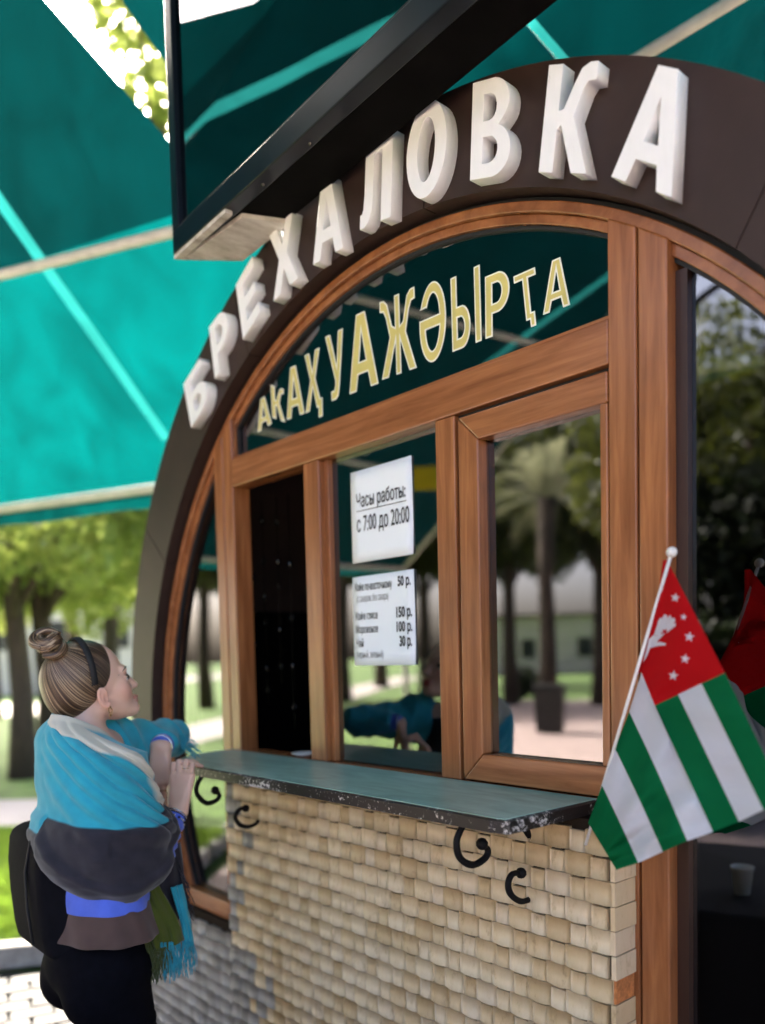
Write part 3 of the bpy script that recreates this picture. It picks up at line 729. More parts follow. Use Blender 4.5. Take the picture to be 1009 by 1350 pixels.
# opening sash: four mitred bars with a dark gap round them
so, si, s2, s3 = 1.522, 1.452, 1.142, 1.0635 + .002
zb, zbi, zti, zt = ZS + .006, 1.385, 2.200, 2.268
si2 = 1.086
part('sash_gap', lambda b: (fbox(b, 1.5385, so + .001, -.012, -.06, ZS + .001, 2.281, M['groove']), fbox(b, so, s3, -.012, -.06, zt + .001, 2.281, M['groove'])))
def bar(pts, m):
    def f(b): b.prism(pts, lambda p: k(p[0], .010, p[1]), lambda p: k(p[0], -.055, p[1]), m)
    return part('sash_bar', f, .004, sash)
sash = part('opening_sash', lambda b: fbox(b, si + .004, si2 - .004, -.034, -.05, zbi - .004, zti + .004, M['gasket']), 0)
g_ = .0009
bar([(so, zb + g_), (so, zt - g_), (si, zti - g_), (si, zbi + g_)], M['wood_v'])
bar([(so - g_, zt), (s3, zt), (s3, zti + .0), (si2 + .001, zti), (si - g_, zti)], M['wood_h'])
bar([(si2, zti - g_), (s3, zti - g_), (s3, zbi + g_), (si2, zbi + g_)], M['wood_v'])
bar([(so - g_, zb), (si - g_, zbi), (s3, zbi), (s3, zb)], M['wood_h'])
# panes
def pane(name, poly, w, m=None):
    def f(b): b.prism(poly, lambda p: k(p[0], w, p[1]), lambda p: k(p[0], w - .006, p[1]), m or M['glass'])
    o = part(name, f); bm = bmesh.new(); bm.from_mesh(o.data); bmesh.ops.recalc_face_normals(bm, faces=bm.faces); bm.to_mesh(o.data); bm.free(); return o
sash_pane = pane('pane', [(si + .002, zbi - .002), (si + .002, zti + .002), (si2 - .002, zti + .002), (si2 - .002, zbi - .002)], -.024)
fixed = pane('pane', [(2.1205, ZS + .002), (2.1205, 2.281), (1.6305, 2.281), (1.6305, ZS + .002)], -.036)
def arch_poly(s0, s1, zlow, n=24, r=GR - .004):
    return [(s0, zlow)] + [(s0 + (s1 - s0) * i / n, arch_z(s0 + (s1 - s0) * i / n, r)) for i in range(n + 1)] + [(s1, zlow)]
transom = pane('transom_pane', arch_poly(2.6665, 1.0635, 2.3935), -.030)
sL = IC[0] + math.sqrt((GR - .004) ** 2 - (.72 - IC[1]) ** 2)
lp = [(2.798, .70)] + [(2.798, arch_z(2.798, GR - .004))]
for i in range(1, 25):
    a = math.atan2(arch_z(2.798, GR - .004) - IC[1], 2.798 - IC[0]); a1 = math.asin((.70 - IC[1]) / (GR - .004)); aa = a + (a1 - a) * i / 24
    lp.append((IC[0] + (GR - .004) * math.cos(aa), IC[1] + (GR - .004) * math.sin(aa)))
left_pane = pane('arched_pane', lp, -.03)
rp = [(p[0], p[1]) for p in arch_poly(.8925, .405, .10)]
right_pane = pane('arched_pane', rp, -.040)
part('arched_sill', lambda b: fbox(b, 3.24, 2.70, .012, -.07, .634, .702, M['wood_h']), .003)
# black gasket strips on glazing edges
part('glazing_gasket', lambda b: (fbox(b, 2.6665, 2.652, -.020, -.029, 2.394, arch_z(2.66, GR - .01), M['gasket']), fbox(b, 1.0785, 1.0635, -.020, -.029, 2.394, arch_z(1.07, GR - .01), M['gasket'])))
# dark room behind
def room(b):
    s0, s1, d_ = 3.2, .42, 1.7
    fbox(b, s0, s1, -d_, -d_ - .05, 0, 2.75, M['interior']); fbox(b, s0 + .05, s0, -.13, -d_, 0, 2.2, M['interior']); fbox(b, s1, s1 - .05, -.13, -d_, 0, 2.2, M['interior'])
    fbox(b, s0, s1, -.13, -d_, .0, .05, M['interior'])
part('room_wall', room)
part('roof', lambda b: ring(b, IC, IR - .02, OC, OR_ - .02, -.5, PI + .5, 40, -.125, -1.8, M['band_edge']))
# counter
def counter():
    poly = [(1.105, .003), (1.105, .327), (1.135, .331), (2.40, .331), (2.52, .322), (2.62, .28), (2.70, .19), (2.735, .09), (2.735, .003)]
    def top(b): b.prism(poly, lambda p: k(p[0], p[1], ZS), lambda p: k(p[0], p[1], ZS - .010), M['marble'])
    c = part('counter', top)
    def edge(b):
        q_ = [(s, w) for s, w in poly]
        n = len(q_)
        for i in range(n - 1):
            a, b_ = q_[i], q_[i + 1]
            d_ = Vector((b_[0] - a[0], b_[1] - a[1])); 
        off = []
        cx, cy_ = 1.9, .1
        for i, (s, w) in enumerate(q_):
            if i in (0, n - 1): off.append((s + (-.012 if i == 0 else .012), w))
            else:
                a, c_ = Vector(q_[i - 1]), Vector(q_[i + 1]); t_ = (c_ - a).normalized(); nn_ = Vector((-t_.y, t_.x)); 
                if nn_.dot(Vector((s - cx, w - cy_))) < 0: nn_ = -nn_
                off.append((s + nn_.x * .013, w + nn_.y * .013))
        vs = []
        for (p, q2) in zip(q_, off):
            vs += [k(p[0] , p[1], ZS - .0015), k(q2[0], q2[1], ZS - .004), k(q2[0], q2[1], ZS - .030), k(p[0], p[1], ZS - .033)]
        fs = []
        for i in range(n - 1):
            for j in range(3): fs.append((i * 4 + j, i * 4 + j + 1, (i + 1) * 4 + j + 1, (i + 1) * 4 + j))
        b.add(vs, fs, M['chip'])
        b.prism(poly, lambda p: k(p[0], p[1], ZS - .0105), lambda p: k(p[0], p[1], ZS - .032), M['wood_dark'])
    part('edge_trim', edge, 0, c)
    return c
counter()
# scroll brackets under the counter
def smooth_path(pts, n=8):
    out = []
    P = [pts[0]] + pts + [pts[-1]]
    for i in range(1, len(P) - 2):
        for j in range(n):
            u = j / n; a, b_, c_, d_ = P[i - 1], P[i], P[i + 1], P[i + 2]
            out.append(.5 * ((2 * b_) + (c_ - a) * u + (2 * a - 5 * b_ + 4 * c_ - d_) * u * u + (3 * b_ - a - 3 * c_ + d_) * u ** 3))
    out.append(pts[-1]); return out
def c5(x, y): return x / 3.363 + 600, y / 3.363 + 960
def c4(x, y): return x / 4.204 + 180, y / 4.204 + 960
def bracket(s, curves):
    root = None
    for pts, ball_i, rr in curves:
        P = []
        for p in pts:
            w, z = on_s(*p, s); P.append(Vector(k(s, w, z)))
        b = MB(); sp = smooth_path(P); n = len(sp)
        b.tube(sp, [rr * (1 - .35 * abs(i / n - .45)) for i in range(n)], M['black_metal'], 8)
        if ball_i is not None: b.ball(P[ball_i], rr * 1.7, M['black_metal'], 10)
        if root is None: root = b.build('shelf_bracket', kiosk, smooth=True)
        else: b.build('scroll', root, smooth=True)
bracket(1.24, [([c5(38, 428), c5(8, 500), c5(22, 575), c5(78, 607), c5(132, 578), c5(146, 542), c5(120, 514)], -1, .0085),
               ([c5(293, 643), c5(255, 648), c5(236, 690), c5(248, 738), c5(290, 768), c5(330, 760), c5(352, 740)], 0, .008),
               ([c5(285, 425), c5(312, 448), c5(335, 490)], None, .009)])
bracket(2.36, [([c4(370, 262), c4(338, 310), c4(336, 365), c4(385, 415), c4(440, 402), c4(460, 372), c4(436, 345)], -1, .0085),
               ([c4(605, 445), c4(570, 452), c4(548, 495), c4(572, 535), c4(615, 547), c4(655, 535), c4(678, 512)], 0, .008)])
# ---- woven tile wall: wide pillow tiles and narrow recessed ones, alternating like basket work
WW = .10                                                       # front of the wall
def pillow(wd, ht, dep, bulge, jit, m, tilt=.006, rec=0.0):
    b = MB(); n = 6; vs = []; fs = []
    for i in range(n + 1):
        u = i / n; x = (u - .5) * wd; e = 4 * u * (1 - u); y = -(dep + bulge * e)
        for kz, zz in enumerate((0, ht)):
            vs.append((x, y + (tilt * e + rec * e ** .4 if kz else -tilt * e * .6), zz + (jit[i] if kz == 0 else jit[i] * .5)))
    o = len(vs)
    vs += [(-wd / 2, .02, 0), (wd / 2, .02, 0), (-wd / 2, .02, ht), (wd / 2, .02, ht)]
    for i in range(n): fs.append((2 * i, 2 * i + 2, 2 * i + 3, 2 * i + 1))
    fs.append(tuple([o + 1, o] + []) + tuple(2 * i for i in range(n + 1))) ; fs.append((o + 2, o + 3) + tuple(2 * i + 1 for i in range(n, -1, -1)))
    fs += [(o, 0, 1, o + 2)[::-1] if False else (o, o + 2, 1, 0), (o + 1, 2 * n, 2 * n + 1, o + 3)]
    b.add(vs, fs, m); return b
RH, PER, WID = .0545, .1125, .0705
NAR = PER - WID
woven = part('woven_wall', lambda b: (fbox(b, 2.655, 1.022, WW - .022, -.0, .0, ZS - .034, M['mortar']), fbox(b, 3.55, 2.656, .03, -.06, .0, .632, M['mortar'])))
def jl(a): return [random.uniform(-a, a) for _ in range(7)]
TM = {}
for key in ('tile', 'tile_shade'):
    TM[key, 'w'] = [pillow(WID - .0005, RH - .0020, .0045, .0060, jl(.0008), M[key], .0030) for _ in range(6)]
    TM[key, 'n'] = [pillow(NAR - .0005, RH - .0080, .0042, .0045, jl(.0007), M[key], .0004, .0060) for _ in range(5)]  # cut short so the darkened backing shows as shade
TME = {kk: [q.mesh('tile') for q in vv] for kk, vv in TM.items()}
for vv in TME.values():
    for me in vv: me.polygons.foreach_set('use_smooth', [i < 6 for i in range(len(me.polygons))])
slots = []
for row in range(24):
    z = row * RH + .002
    for c in range(-2, 32):
        s0 = 2.655 - .0 - (c + (.5 if row % 2 else 0)) * PER
        for kind, sc_, wd in (('w', s0 - WID / 2, WID), ('n', s0 - WID - NAR / 2, NAR)):
            if sc_ + wd * .35 > 3.52 or sc_ - wd * .35 < 1.02 or z + RH > ZS - .032: continue
            slots.append((sc_, z, kind, WW))
for row in range(11):
    z = row * RH + .002
    for c in range(-9, 1):
        s0 = 2.655 + .004 - (c + (.5 if row % 2 else 0)) * PER
        for kind, sc_, wd in (('w', s0 - WID / 2, WID), ('n', s0 - WID - NAR / 2, NAR)):
            if sc_ - wd / 2 < 2.657 or sc_ + wd / 2 > 3.54 or z + RH > .633: continue
            slots.append((sc_, z, kind, .05))
slots = [q_ for q_ in slots if not (q_[3] == WW and q_[0] > 2.66)]
def seen(q_):
    P = swz(q_[0], q_[3], q_[1] + RH / 2) - CAM
    d_ = P.dot(FW); x = 504.5 + FPX * P.dot(RX) / d_; y = CYP - FPX * P.dot(UP) / d_
    return (0 if (180 < x < 850 and y < 1362) else 100) + d_
slots.sort(key=seen)
rest = {'tile': MB(), 'tile_shade': MB()}
for i, (sc_, z, kind, w) in enumerate(slots):
    pg = (sc_ - 2.40) / .25 + (.55 if z < .58 else 0) * (sc_ > 2.15) + random.uniform(-.45, .45)  # painted shade: more tiles turn grey towards the left and low down
    key = 'tile_shade' if (w < .09 or pg > .75) else 'tile'
    if sc_ > 2.66: key = 'tile_shade'
    loc = k(sc_, w - .016, z)
    dy = random.uniform(-.0015, .0015)
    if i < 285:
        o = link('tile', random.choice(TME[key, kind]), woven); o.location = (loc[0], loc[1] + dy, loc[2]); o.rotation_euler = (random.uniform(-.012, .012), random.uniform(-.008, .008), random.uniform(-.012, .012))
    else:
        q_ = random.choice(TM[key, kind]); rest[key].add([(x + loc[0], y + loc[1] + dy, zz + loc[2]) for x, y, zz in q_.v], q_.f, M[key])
for key, b in rest.items():
    if b.v:
        o = stuff(b.build('tile', woven)); nf = len(TM['tile', 'w'][0].f)
        o.data.polygons.foreach_set('use_smooth', [i % nf < 6 for i in range(len(o.data.polygons))])
# end of the wall on the right: one stack of return tiles, some broken to the clay
rk = MB(); rk.box((-.0, -.040, .001), (.012, .040, RH - .0015), M['tile']); rme = rk.mesh('end_tile')
rk2 = MB(); rk2.box((-.0, -.036, .001), (.009, .036, RH - .0015), M['tile_orange']); rme2 = rk2.mesh('end_tile')
end = part('wall_end', lambda b: fbox(b, 1.0215, 1.012, WW - .02, .0, 0, ZS - .034, M['mortar']))
for row in range(23):
    o = link('end_tile', rme2 if row in (16, 13) else rme, end); o.location = k(1.013 + random.uniform(0, .003), .050, row * RH + .002); o.rotation_euler.z = random.uniform(-.03, .03)

# ---- lettering -------------------------------------------------------------------------------------------
def arc(cx, cy, rx, ry, a0, a1, n=12): return [(cx + rx * math.cos(R(a0 + (a1 - a0) * i / n)), cy + ry * math.sin(R(a0 + (a1 - a0) * i / n))) for i in range(n + 1)]
def mirror(p): return [(1 - x, y) for x, y in reversed(p)]
zh = [(.57, 0), (.57, .42), (.80, 0), (1, 0), (.73, .50), (.83, .76), (.90, .85), (1, .86), (1, 1), (.88, .995), (.78, .93), (.66, .64), (.57, .60), (.57, 1)]
GL = {
 'А': [[(0, 0), (.25, 0), (.33, .21), (.67, .21), (.75, 0), (1, 0), (.65, 1), (.35, 1)], [(.38, .37), (.62, .37), (.5, .76)]],
 'Б': [[(0, 0), (.5, 0)] + arc(.5, .3, .5, .3, -80, 80) + [(.3, .6), (.3, .83), (.92, .83), (.92, 1), (0, 1)], [(.3, .16), (.46, .16)] + arc(.46, .3, .22, .14, -80, 80) + [(.3, .44)]],
 'Р': [[(0, 0), (.3, 0), (.3, .36), (.5, .36)] + arc(.5, .68, .5, .32, -80, 80) + [(0, 1)], [(.3, .52), (.46, .52)] + arc(.46, .68, .22, .16, -80, 80) + [(.3, .84)]],
 'Е': [[(0, 0), (1, 0), (1, .18), (.34, .18), (.34, .41), (.92, .41), (.92, .59), (.34, .59), (.34, .82), (1, .82), (1, 1), (0, 1)]],
 'Х': [[(0, 0), (.31, 0), (.5, .34), (.69, 0), (1, 0), (.66, .51), (.97, 1), (.68, 1), (.5, .68), (.32, 1), (.03, 1), (.34, .51)]],
 'Л': [[(0, 0), (.14, 0), (.28, .05), (.37, .16), (.41, .35), (.43, .83), (.68, .83), (.68, 0), (1, 0), (1, 1), (.15, 1), (.13, .40), (.10, .22), (.06, .17), (0, .17)]],
 'О': [arc(.5, .5, .5, .5, 0, 350, 35), arc(.5, .5, .22, .33, 0, 350, 35)],
 'В': [[(0, 0), (.52, 0)] + arc(.52, .27, .48, .27, -80, 58, 10) + [(.68, .52)] + arc(.5, .76, .44, .24, -48, 80, 10) + [(0, 1)],
       [(.3, .15), (.46, .15)] + arc(.46, .285, .22, .135, -80, 80) + [(.3, .42)], [(.3, .58), (.44, .58)] + arc(.44, .715, .19, .135, -80, 80) + [(.3, .85)]],
 'К': [[(0, 0), (.3, 0), (.3, .40), (.38, .44), (.68, 0), (1, 0), (.62, .52), (.76, .76), (.84, .83), (1, .84), (1, 1), (.86, 1), (.70, .95), (.58, .82), (.40, .585), (.3, .575), (.3, 1), (0, 1)]],
 'У': [[(0, 1), (.27, 1), (.53, .50), (.74, 1), (1, 1), (.62, .20), (.52, .05), (.38, 0), (.12, 0), (.12, .14), (.30, .14), (.38, .20), (.41, .27)]],
 'Ж': [[(.43, 0)] + zh + mirror(zh)[:-1]],
 'Ә': [[(0, .71)] + arc(.5, .5, .5, .5, 153, -180, 40) + [(0, .57)] + [(.76, .57)] + arc(.5, .52, .26, .34, 10, 148, 16) + [(.25, .71)], [(.24, .43), (.76, .43)] + arc(.5, .5, .27, .36, -14, -166, 18)],
 'Ы': [[(0, 0), (.32, 0)] + arc(.34, .29, .30, .29, -80, 80) + [(.2, .58), (.2, 1), (0, 1)], [(.2, .15), (.3, .15)] + arc(.30, .29, .14, .14, -80, 80) + [(.2, .43)], [(.8, 0), (1, 0), (1, 1), (.8, 1)]],
 'Ҭ': [[(.38, 0), (.56, 0), (.56, -.16), (.80, -.16), (.80, .14), (.64, .14), (.64, .85), (1, .85), (1, 1), (0, 1), (0, .85), (.38, .85)]],
 'Ҳ': [[(0, 0), (.26, 0), (.5, .38), (.74, 0), (.84, 0), (.84, -.18), (1.08, -.18), (1.08, .14), (.94, .14), (.66, .52), (.97, 1), (.70, 1), (.5, .66), (.30, 1), (.03, 1), (.36, .52)]],
}
def glyph_mesh(ch, BL, BR, TL, w0, ext_, bev, off, name, ms):
    """outline lofted from a unit square onto the front: returns mesh data in kiosk coordinates"""
    (s0, z0), (s1, z1), (s2, z2) = BL, BR, TL
    cu = bpy.data.curves.new('tmp', 'CURVE'); cu.dimensions = '2D'; cu.fill_mode = 'BOTH'; cu.extrude = ext_; cu.bevel_depth = bev; cu.bevel_resolution = 1; cu.offset = off - bev
    for cont in GL[ch]:
        pts = []
        for u, v_ in cont:
            pts.append((-(s0 + (s1 - s0) * u + (s2 - s0) * v_), z0 + (z1 - z0) * u + (z2 - z0) * v_))
        sp = cu.splines.new('POLY'); sp.points.add(len(pts) - 1); sp.use_cyclic_u = True
        for q_, (x, y) in zip(sp.points, pts): q_.co = (x, y, 0, 1)
    o = bpy.data.objects.new('tmp', cu); COL.objects.link(o)
    dg = bpy.context.evaluated_depsgraph_get(); me = bpy.data.meshes.new_from_object(o.evaluated_get(dg))
    bpy.data.objects.remove(o); bpy.data.curves.remove(cu)
    # local (x, y, depth) -> kiosk (x, -w, z)
    co = np.zeros(len(me.vertices) * 3); me.vertices.foreach_get('co', co); co = co.reshape(-1, 3)
    me.vertices.foreach_set('co', np.c_[co[:, 0], -(w0 + co[:, 2]), co[:, 1]].ravel()); 
    me.materials.clear(); me.materials.append(ms); me.name = name; me.update(); return me
SIGN = [('Б', (252.3, 563.4), (276, 527), (242, 507)), ('Р', (283.5, 499.5), (306, 470), (275.5, 432)), ('Е', (320.7, 447.5), (343, 411), (311, 376)),
        ('Х', (360.8, 397), (393, 366), (354.5, 312)), ('А', (413, 349), (452.5, 326.5), (410.5, 249)), ('Л', (474.9, 303), (515.5, 285.5), (477.4, 192)),
        ('О', (533.5, 270), (585.5, 252), (539.5, 144)), ('В', (620, 238), (672, 229), (624, 109.4)), ('К', (710.5, 227), (773.5, 229), (724.5, 85.4)), ('А', (806.3, 233), (886, 260), (840, 79))]
LW = .090
for ch, bl, br, tl in SIGN:
    me = glyph_mesh(ch, fac(*bl, LW), fac(*br, LW), fac(*tl, LW), (LW + .0505) / 2, (LW - .0505) / 2, .0012, 0, 'letter', M['letter'])
    link('letter', me, kiosk)
def a7(x, y): return x / 3.363 + 230, y / 3.363 + 330
def a8(x, y): return x / 2.968 + 490, y / 2.968 + 300
def apex(bl, br, ap): return (ap[0] - (br[0] - bl[0]) / 2, ap[1] - (br[1] - bl[1]) / 2)
PT = [('А', a7(370, 808), a7(432, 768), apex(a7(370, 808), a7(432, 768), a7(392, 655))), ('К', a7(436, 742), a7(492, 762), a7(428, 597)),
      ('А', a7(500, 752), a7(578, 722), apex(a7(500, 752), a7(578, 722), a7(527, 518))), ('Ҳ', a7(583, 722), a7(652, 690), a7(577, 468)),
      ('У', a7(690, 672), a7(768, 640), a7(670, 385)), ('А', a7(778, 638), a7(906, 590), apex(a7(778, 638), a7(906, 590), a7(827, 284))),
      ('Ж', a8(42, 596), a8(178, 548), a8(32, 293)), ('Ә', a8(190, 545), a8(293, 506), a8(188, 236)), ('Ы', a8(318, 487), a8(432, 442), a8(310, 200)),
      ('Р', a8(447, 436), a8(542, 402), a8(445, 193)), ('Ҭ', a8(575, 378), a8(660, 345), a8(556, 192)), ('А', a8(672, 342), a8(778, 302), apex(a8(672, 342), a8(778, 302), a8(724, 125)))]
WG = -.030
for ch, bl, br, tl in PT:
    q_ = [fac(*p, WG) for p in (bl, br, tl)]
    m1 = glyph_mesh(ch, *q_, WG + .0006, .0004, 0, .0000, 'painted_letter', M['paint_w'])
    m2 = glyph_mesh(ch, *q_, WG + .0014, .0003, 0, -.0042, 'painted_letter', M['paint_y'])
    o = link('painted_letter', m1, transom); o2 = link('painted_letter', m2, transom)
    bm = bmesh.new(); bm.from_mesh(m1); n1 = len(bm.faces); bm.from_mesh(m2); bm.faces.ensure_lookup_table()
    for i, f in enumerate(bm.faces): f.material_index = 0 if i < n1 else 1
    m1.materials.append(M['paint_y']); bm.to_mesh(m1); bm.free(); bpy.data.objects.remove(o2)
# ---- paper notices
def text_mesh(body, size, xs, bold, m, name):
    cu = bpy.data.curves.new('tmp', 'FONT'); cu.body = body; cu.size = size; cu.offset = bold; cu.extrude = .0001; cu.resolution_u = 3
    o = bpy.data.objects.new('tmp', cu); COL.objects.link(o); dg = bpy.context.evaluated_depsgraph_get(); me = bpy.data.meshes.new_from_object(o.evaluated_get(dg))
    bpy.data.objects.remove(o); bpy.data.curves.remove(cu)
    co = np.zeros(len(me.vertices) * 3); me.vertices.foreach_get('co', co); co = co.reshape(-1, 3); co[:, 0] *= xs
    wd = co[:, 0].max() - co[:, 0].min(); co[:, 0] -= co[:, 0].min()
    return me, co, wd
def notice(label, s0, s1, z0, z1, lines, rules=(), tilt=0.0):
    t = thing('paper_notice', label, 'notice', swz(s0, -.034, z0), KZ, 'paper notices stuck on the window')
    W_, H_ = s0 - s1, z1 - z0
    b = MB(); n = 8; vs = []; fs = []
    for i in range(n + 1):
        for j in range(n + 1):
            u, v_ = i / n, j / n; curl = .004 * max(0, u - .75) * 4 * max(0, v_ - .6) + .003 * max(0, .25 - v_) * 4 * u
            vs.append((u * W_, -.0008 - curl - .0006 * math.sin(u * 5 + v_ * 3), v_ * H_ + tilt * u))
    for i in range(n):
        for j in range(n): fs.append((i * (n + 1) + j, (i + 1) * (n + 1) + j, (i + 1) * (n + 1) + j + 1, i * (n + 1) + j + 1))
    b.add(vs, fs, M['paper']); sh = b.build('sheet', t, smooth=True); so_ = sh.modifiers.new('thick', 'SOLIDIFY'); so_.thickness = .0003; so_.offset = -1
    for body, u0, u1, v_, size, bold, m in lines:
        me, co, wd = text_mesh(body, size, 1.0, bold, m, 'print')
        f = (u1 - u0) * W_ / wd; co[:, 0] = co[:, 0] * f + u0 * W_
        me.vertices.foreach_set('co', np.c_[co[:, 0], -.0030 - co[:, 2] * .5, co[:, 1] + v_ * H_].ravel()); me.materials.clear(); me.materials.append(m); me.update(); me.name = 'printed_line'
        link('printed_line', me, t)
    for u0, u1, v_ in rules:
        b = MB(); b.box((u0 * W_, -.0031, v_ * H_), (u1 * W_, -.0029, v_ * H_ + .0022), M['ink']); b.build('underline', t)
    return t
I, IG = M['ink'], M['ink_grey']
notice('upper white paper notice with the opening hours', 2.025, 1.744, 1.941, 2.222,
       [('Часы работы:', .10, .90, .600, .058, .0004, I), ('с 7:00 до 20:00', .10, .95, .335, .068, .0004, I)], [(.10, .91, .555)])
notice('lower white paper notice with the price list', 2.028, 1.744, 1.621, 1.898,
       [('Кофе по-восточному', .05, .66, .84, .034, .0004, I), ('50 р.', .75, .95, .845, .040, .0014, I), ('(с сахаром, без сахара)', .07, .60, .715, .031, 0, IG),
        ('Кофе глясе', .05, .42, .515, .034, .0003, I), ('150 р.', .72, .96, .515, .042, .0014, I), ('Мороженое', .05, .42, .365, .034, .0003, I), ('100 р.', .72, .96, .36, .042, .001, I),
        ('Чай', .05, .17, .21, .034, .0003, I), ('30 р.', .76, .95, .205, .042, .0014, I), ('(черный, зеленый)', .05, .50, .085, .031, 0, IG)])

# ---- hanging glass trinkets inside the hatch, saucer on the sill
M['glint'] = plain('shiny_trinket', (0.05, 0.048, 0.045), 0.18, metal=1.0, var=0.5, bmp=0)
for i, (px, y0, y1, nb, lb) in enumerate([(331, 690, 900, 5, 'string of shiny beads hanging nearest the left edge of the open hatch'), (345, 660, 930, 6, 'second string of shiny trinkets from the left in the open hatch'), (364, 650, 900, 5, 'string of shiny trinkets hanging in the middle of the open hatch'), (381, 690, 960, 4, 'string of shiny trinkets hanging at the right of the open hatch')]):
    s, z1 = fac(px, y0, -.22); _, z0 = fac(px, y1, -.22)
    t = thing('trinket_string', lb, 'trinkets', swz(s, -.22, 0), KZ, 'strings of trinkets in the serving hatch')
    b = MB(); b.tube([(0, 0, z0), (0, 0, 2.28)], .0012, M['glint'], 5); b.build('cord', t)
    for q_ in range(nb):
        z = z0 + (z1 - z0) * (q_ + random.uniform(.1, .6)) / nb
        b = MB()
        if q_ % 2: b.ball((0, 0, z), (.010, .010, .016), M['glint'], 10)
        else: b.tube([(.011 * math.cos(a * PI / 6), 0, z + .013 * math.sin(a * PI / 6)) for a in range(13)], .0028, M['glint'], 6, cap=False)
        b.build('bead', t, smooth=True)
s, z = fac(403, 995, -.03); ps = onz(402, 997, ZS + .001)
b = MB(); b.lathe([(.018, .001), (.022, .001), (.045, .010), (.047, .013), (.043, .012), (.020, .005)], (0, 0, 0), M['white_plastic'], 20); o = b.build('saucer', smooth=True); o.location = (ps.x, ps.y, ZS + .0005); tag(o, 'small white saucer on the counter in the open hatch', 'saucer')

# ---- projecting glass-fronted box above the arch
ZB, ZT = 3.005, 4.05
F0, F1 = onz(228, 336, ZB), onz(592, 0, ZB); G0, G1 = onz(321, 341, ZB), onz(740, 0, ZB)
fd = (F1 - F0).normalized(); gd = (G1 - G0).normalized()
F1 = F0 + fd * 2.3; G1 = G0 + gd * 2.25
box = thing('sign_box', 'dark framed box with a glass front jutting out above the arch', 'sign box', (F0.x, F0.y, ZB), math.atan2(fd.y, fd.x))
Mi = Matrix.Translation(Vector((F0.x, F0.y, ZB))) @ Matrix.Rotation(math.atan2(fd.y, fd.x), 4, 'Z'); Mi = Mi.inverted()
f0, f1, g0, g1 = [Mi @ q_ for q_ in (F0, F1, G0, G1)]          # local: x along the front, y into the box
H = ZT - ZB
def bb(name, fn, bev=0, mm=None):
    b = MB(); fn(b); return b.build(name, box, bevel=bev)
bb('frame_rail', lambda b: b.box((.0, 0, 0), (f1.x, .05, .075), M['box_frame']), .004)
bb('frame_rail', lambda b: b.box((.0, 0, H - .075), (f1.x, .05, H), M['box_frame']), .004)
bb('frame_post', lambda b: b.box((.0, 0, .0755), (.048, .05, H - .0755), M['box_frame']), .004)
bb('frame_post', lambda b: b.box((f1.x - .048, 0, .0755), (f1.x, .05, H - .0755), M['box_frame']), .004)
bb('frame_lip', lambda b: b.box((.0485, .012, .0757), (f1.x - .0485, .045, .090), M['gasket']))
bb('front_pane', lambda b: b.box((.0485, .018, .0905), (f1.x - .0485, .024, H - .076), M['glass_box']))
def body(b):
    lo = [(f0.x + .006, .0505, .006), (f1.x, .0505, .006), (g1.x, g1.y, .006), (g0.x, g0.y, .006)]
    b.hexa(lo + [(x, y, H) for x, y, _ in lo], M['soffit'])
bb('box_body', body)
def brd(b):
    n = 1.0
    a = [(f0.x + .004, .030, 0), (f0.x + .36, .060, 0), (g0.x + .30, g0.y - .004, 0), (g0.x + .003, g0.y - .004, 0)]
    b.hexa([(x, y, -.010) for x, y, _ in a] + [(x, y, .004) for x, y, _ in a], M['board'])
bb('soffit_board', brd, .001)
bb('soffit_strip', lambda b: b.hexa([(f0.x + .001, .003, -.013), (f0.x + .36, .003, -.013), (f0.x + .36, .028, -.013), (f0.x + .012, .028, -.013)] + [(f0.x + .001, .003, -.001), (f0.x + .36, .003, -.001), (f0.x + .36, .028, -.001), (f0.x + .012, .028, -.001)], M['board']))
for px, py in ((409, 189), (347, 243)):
    q_ = Mi @ onz(px, py, ZB); bb('screw', lambda b: b.ball((q_.x, q_.y, 0), .006, M['glint'], 8))

# ---- flag
M['flag_g'] = canvas('green_flag_cloth', (0.004, 0.17, 0.055), (0.004, 0.20, 0.07))
M['flag_w'] = canvas('white_flag_cloth', (0.84, 0.87, 0.93), (0.84, 0.87, 0.93))
M['flag_r'] = canvas('red_flag_cloth', (0.62, 0.008, 0.012), (0.62, 0.01, 0.012))
def c6(x, y): return x / 2.935 + 760, y / 2.935 + 700
Hp = [c6(352, 112), c6(333, 250), c6(300, 400), c6(253, 548), c6(205, 700), c6(150, 842), c6(100, 985), c6(46, 1130)]     # stripe borders at the hoist
Fp = [c6(815, 1045), c6(725, 1080), c6(630, 1125), c6(530, 1165), c6(430, 1200), c6(335, 1242), c6(240, 1285), c6(155, 1312)]
CpT, CpB = c6(575, 548), c6(304, 676)
top3 = swz(.965, .22, 0); 
def wdep(p, w): v = ray(p.x, p.y); return (w - D0) / NV.dot(v)
def flag_pt(i, u):
    """i stripe border 0..7 (float), u 0..1 towards the fly"""
    j = min(int(i), 6); f = i - j
    h = Vector(Hp[j]).lerp(Vector(Hp[j + 1]), f); e = Vector(Fp[j]).lerp(Vector(Fp[j + 1]), f)
    if i < 3.001:
        cc = Vector(CpT).lerp(Vector(CpB), i / 3)
        uc = .45
        p = h.lerp(cc, u / uc) if u < uc else cc.lerp(e, (u - uc) / (1 - uc))
    else:
        p = h.lerp(e, u); bow = math.sin(u * PI) * (1 - (i - 3) / 4) * 2; p.x += bow
    wv = .135 + .05 * u + .012 * math.sin(i * 1.25 + u * 2.4) + .011 * math.sin(u * 15 - i * 1.1) * (.25 + u) + .006 * abs(math.sin(u * 19 + i * .9)) ** .6 * u + .005 * math.sin(u * 31 + i * 2.3) * u
    dp = wdep(p, wv)
    return at(p.x, p.y, dp)
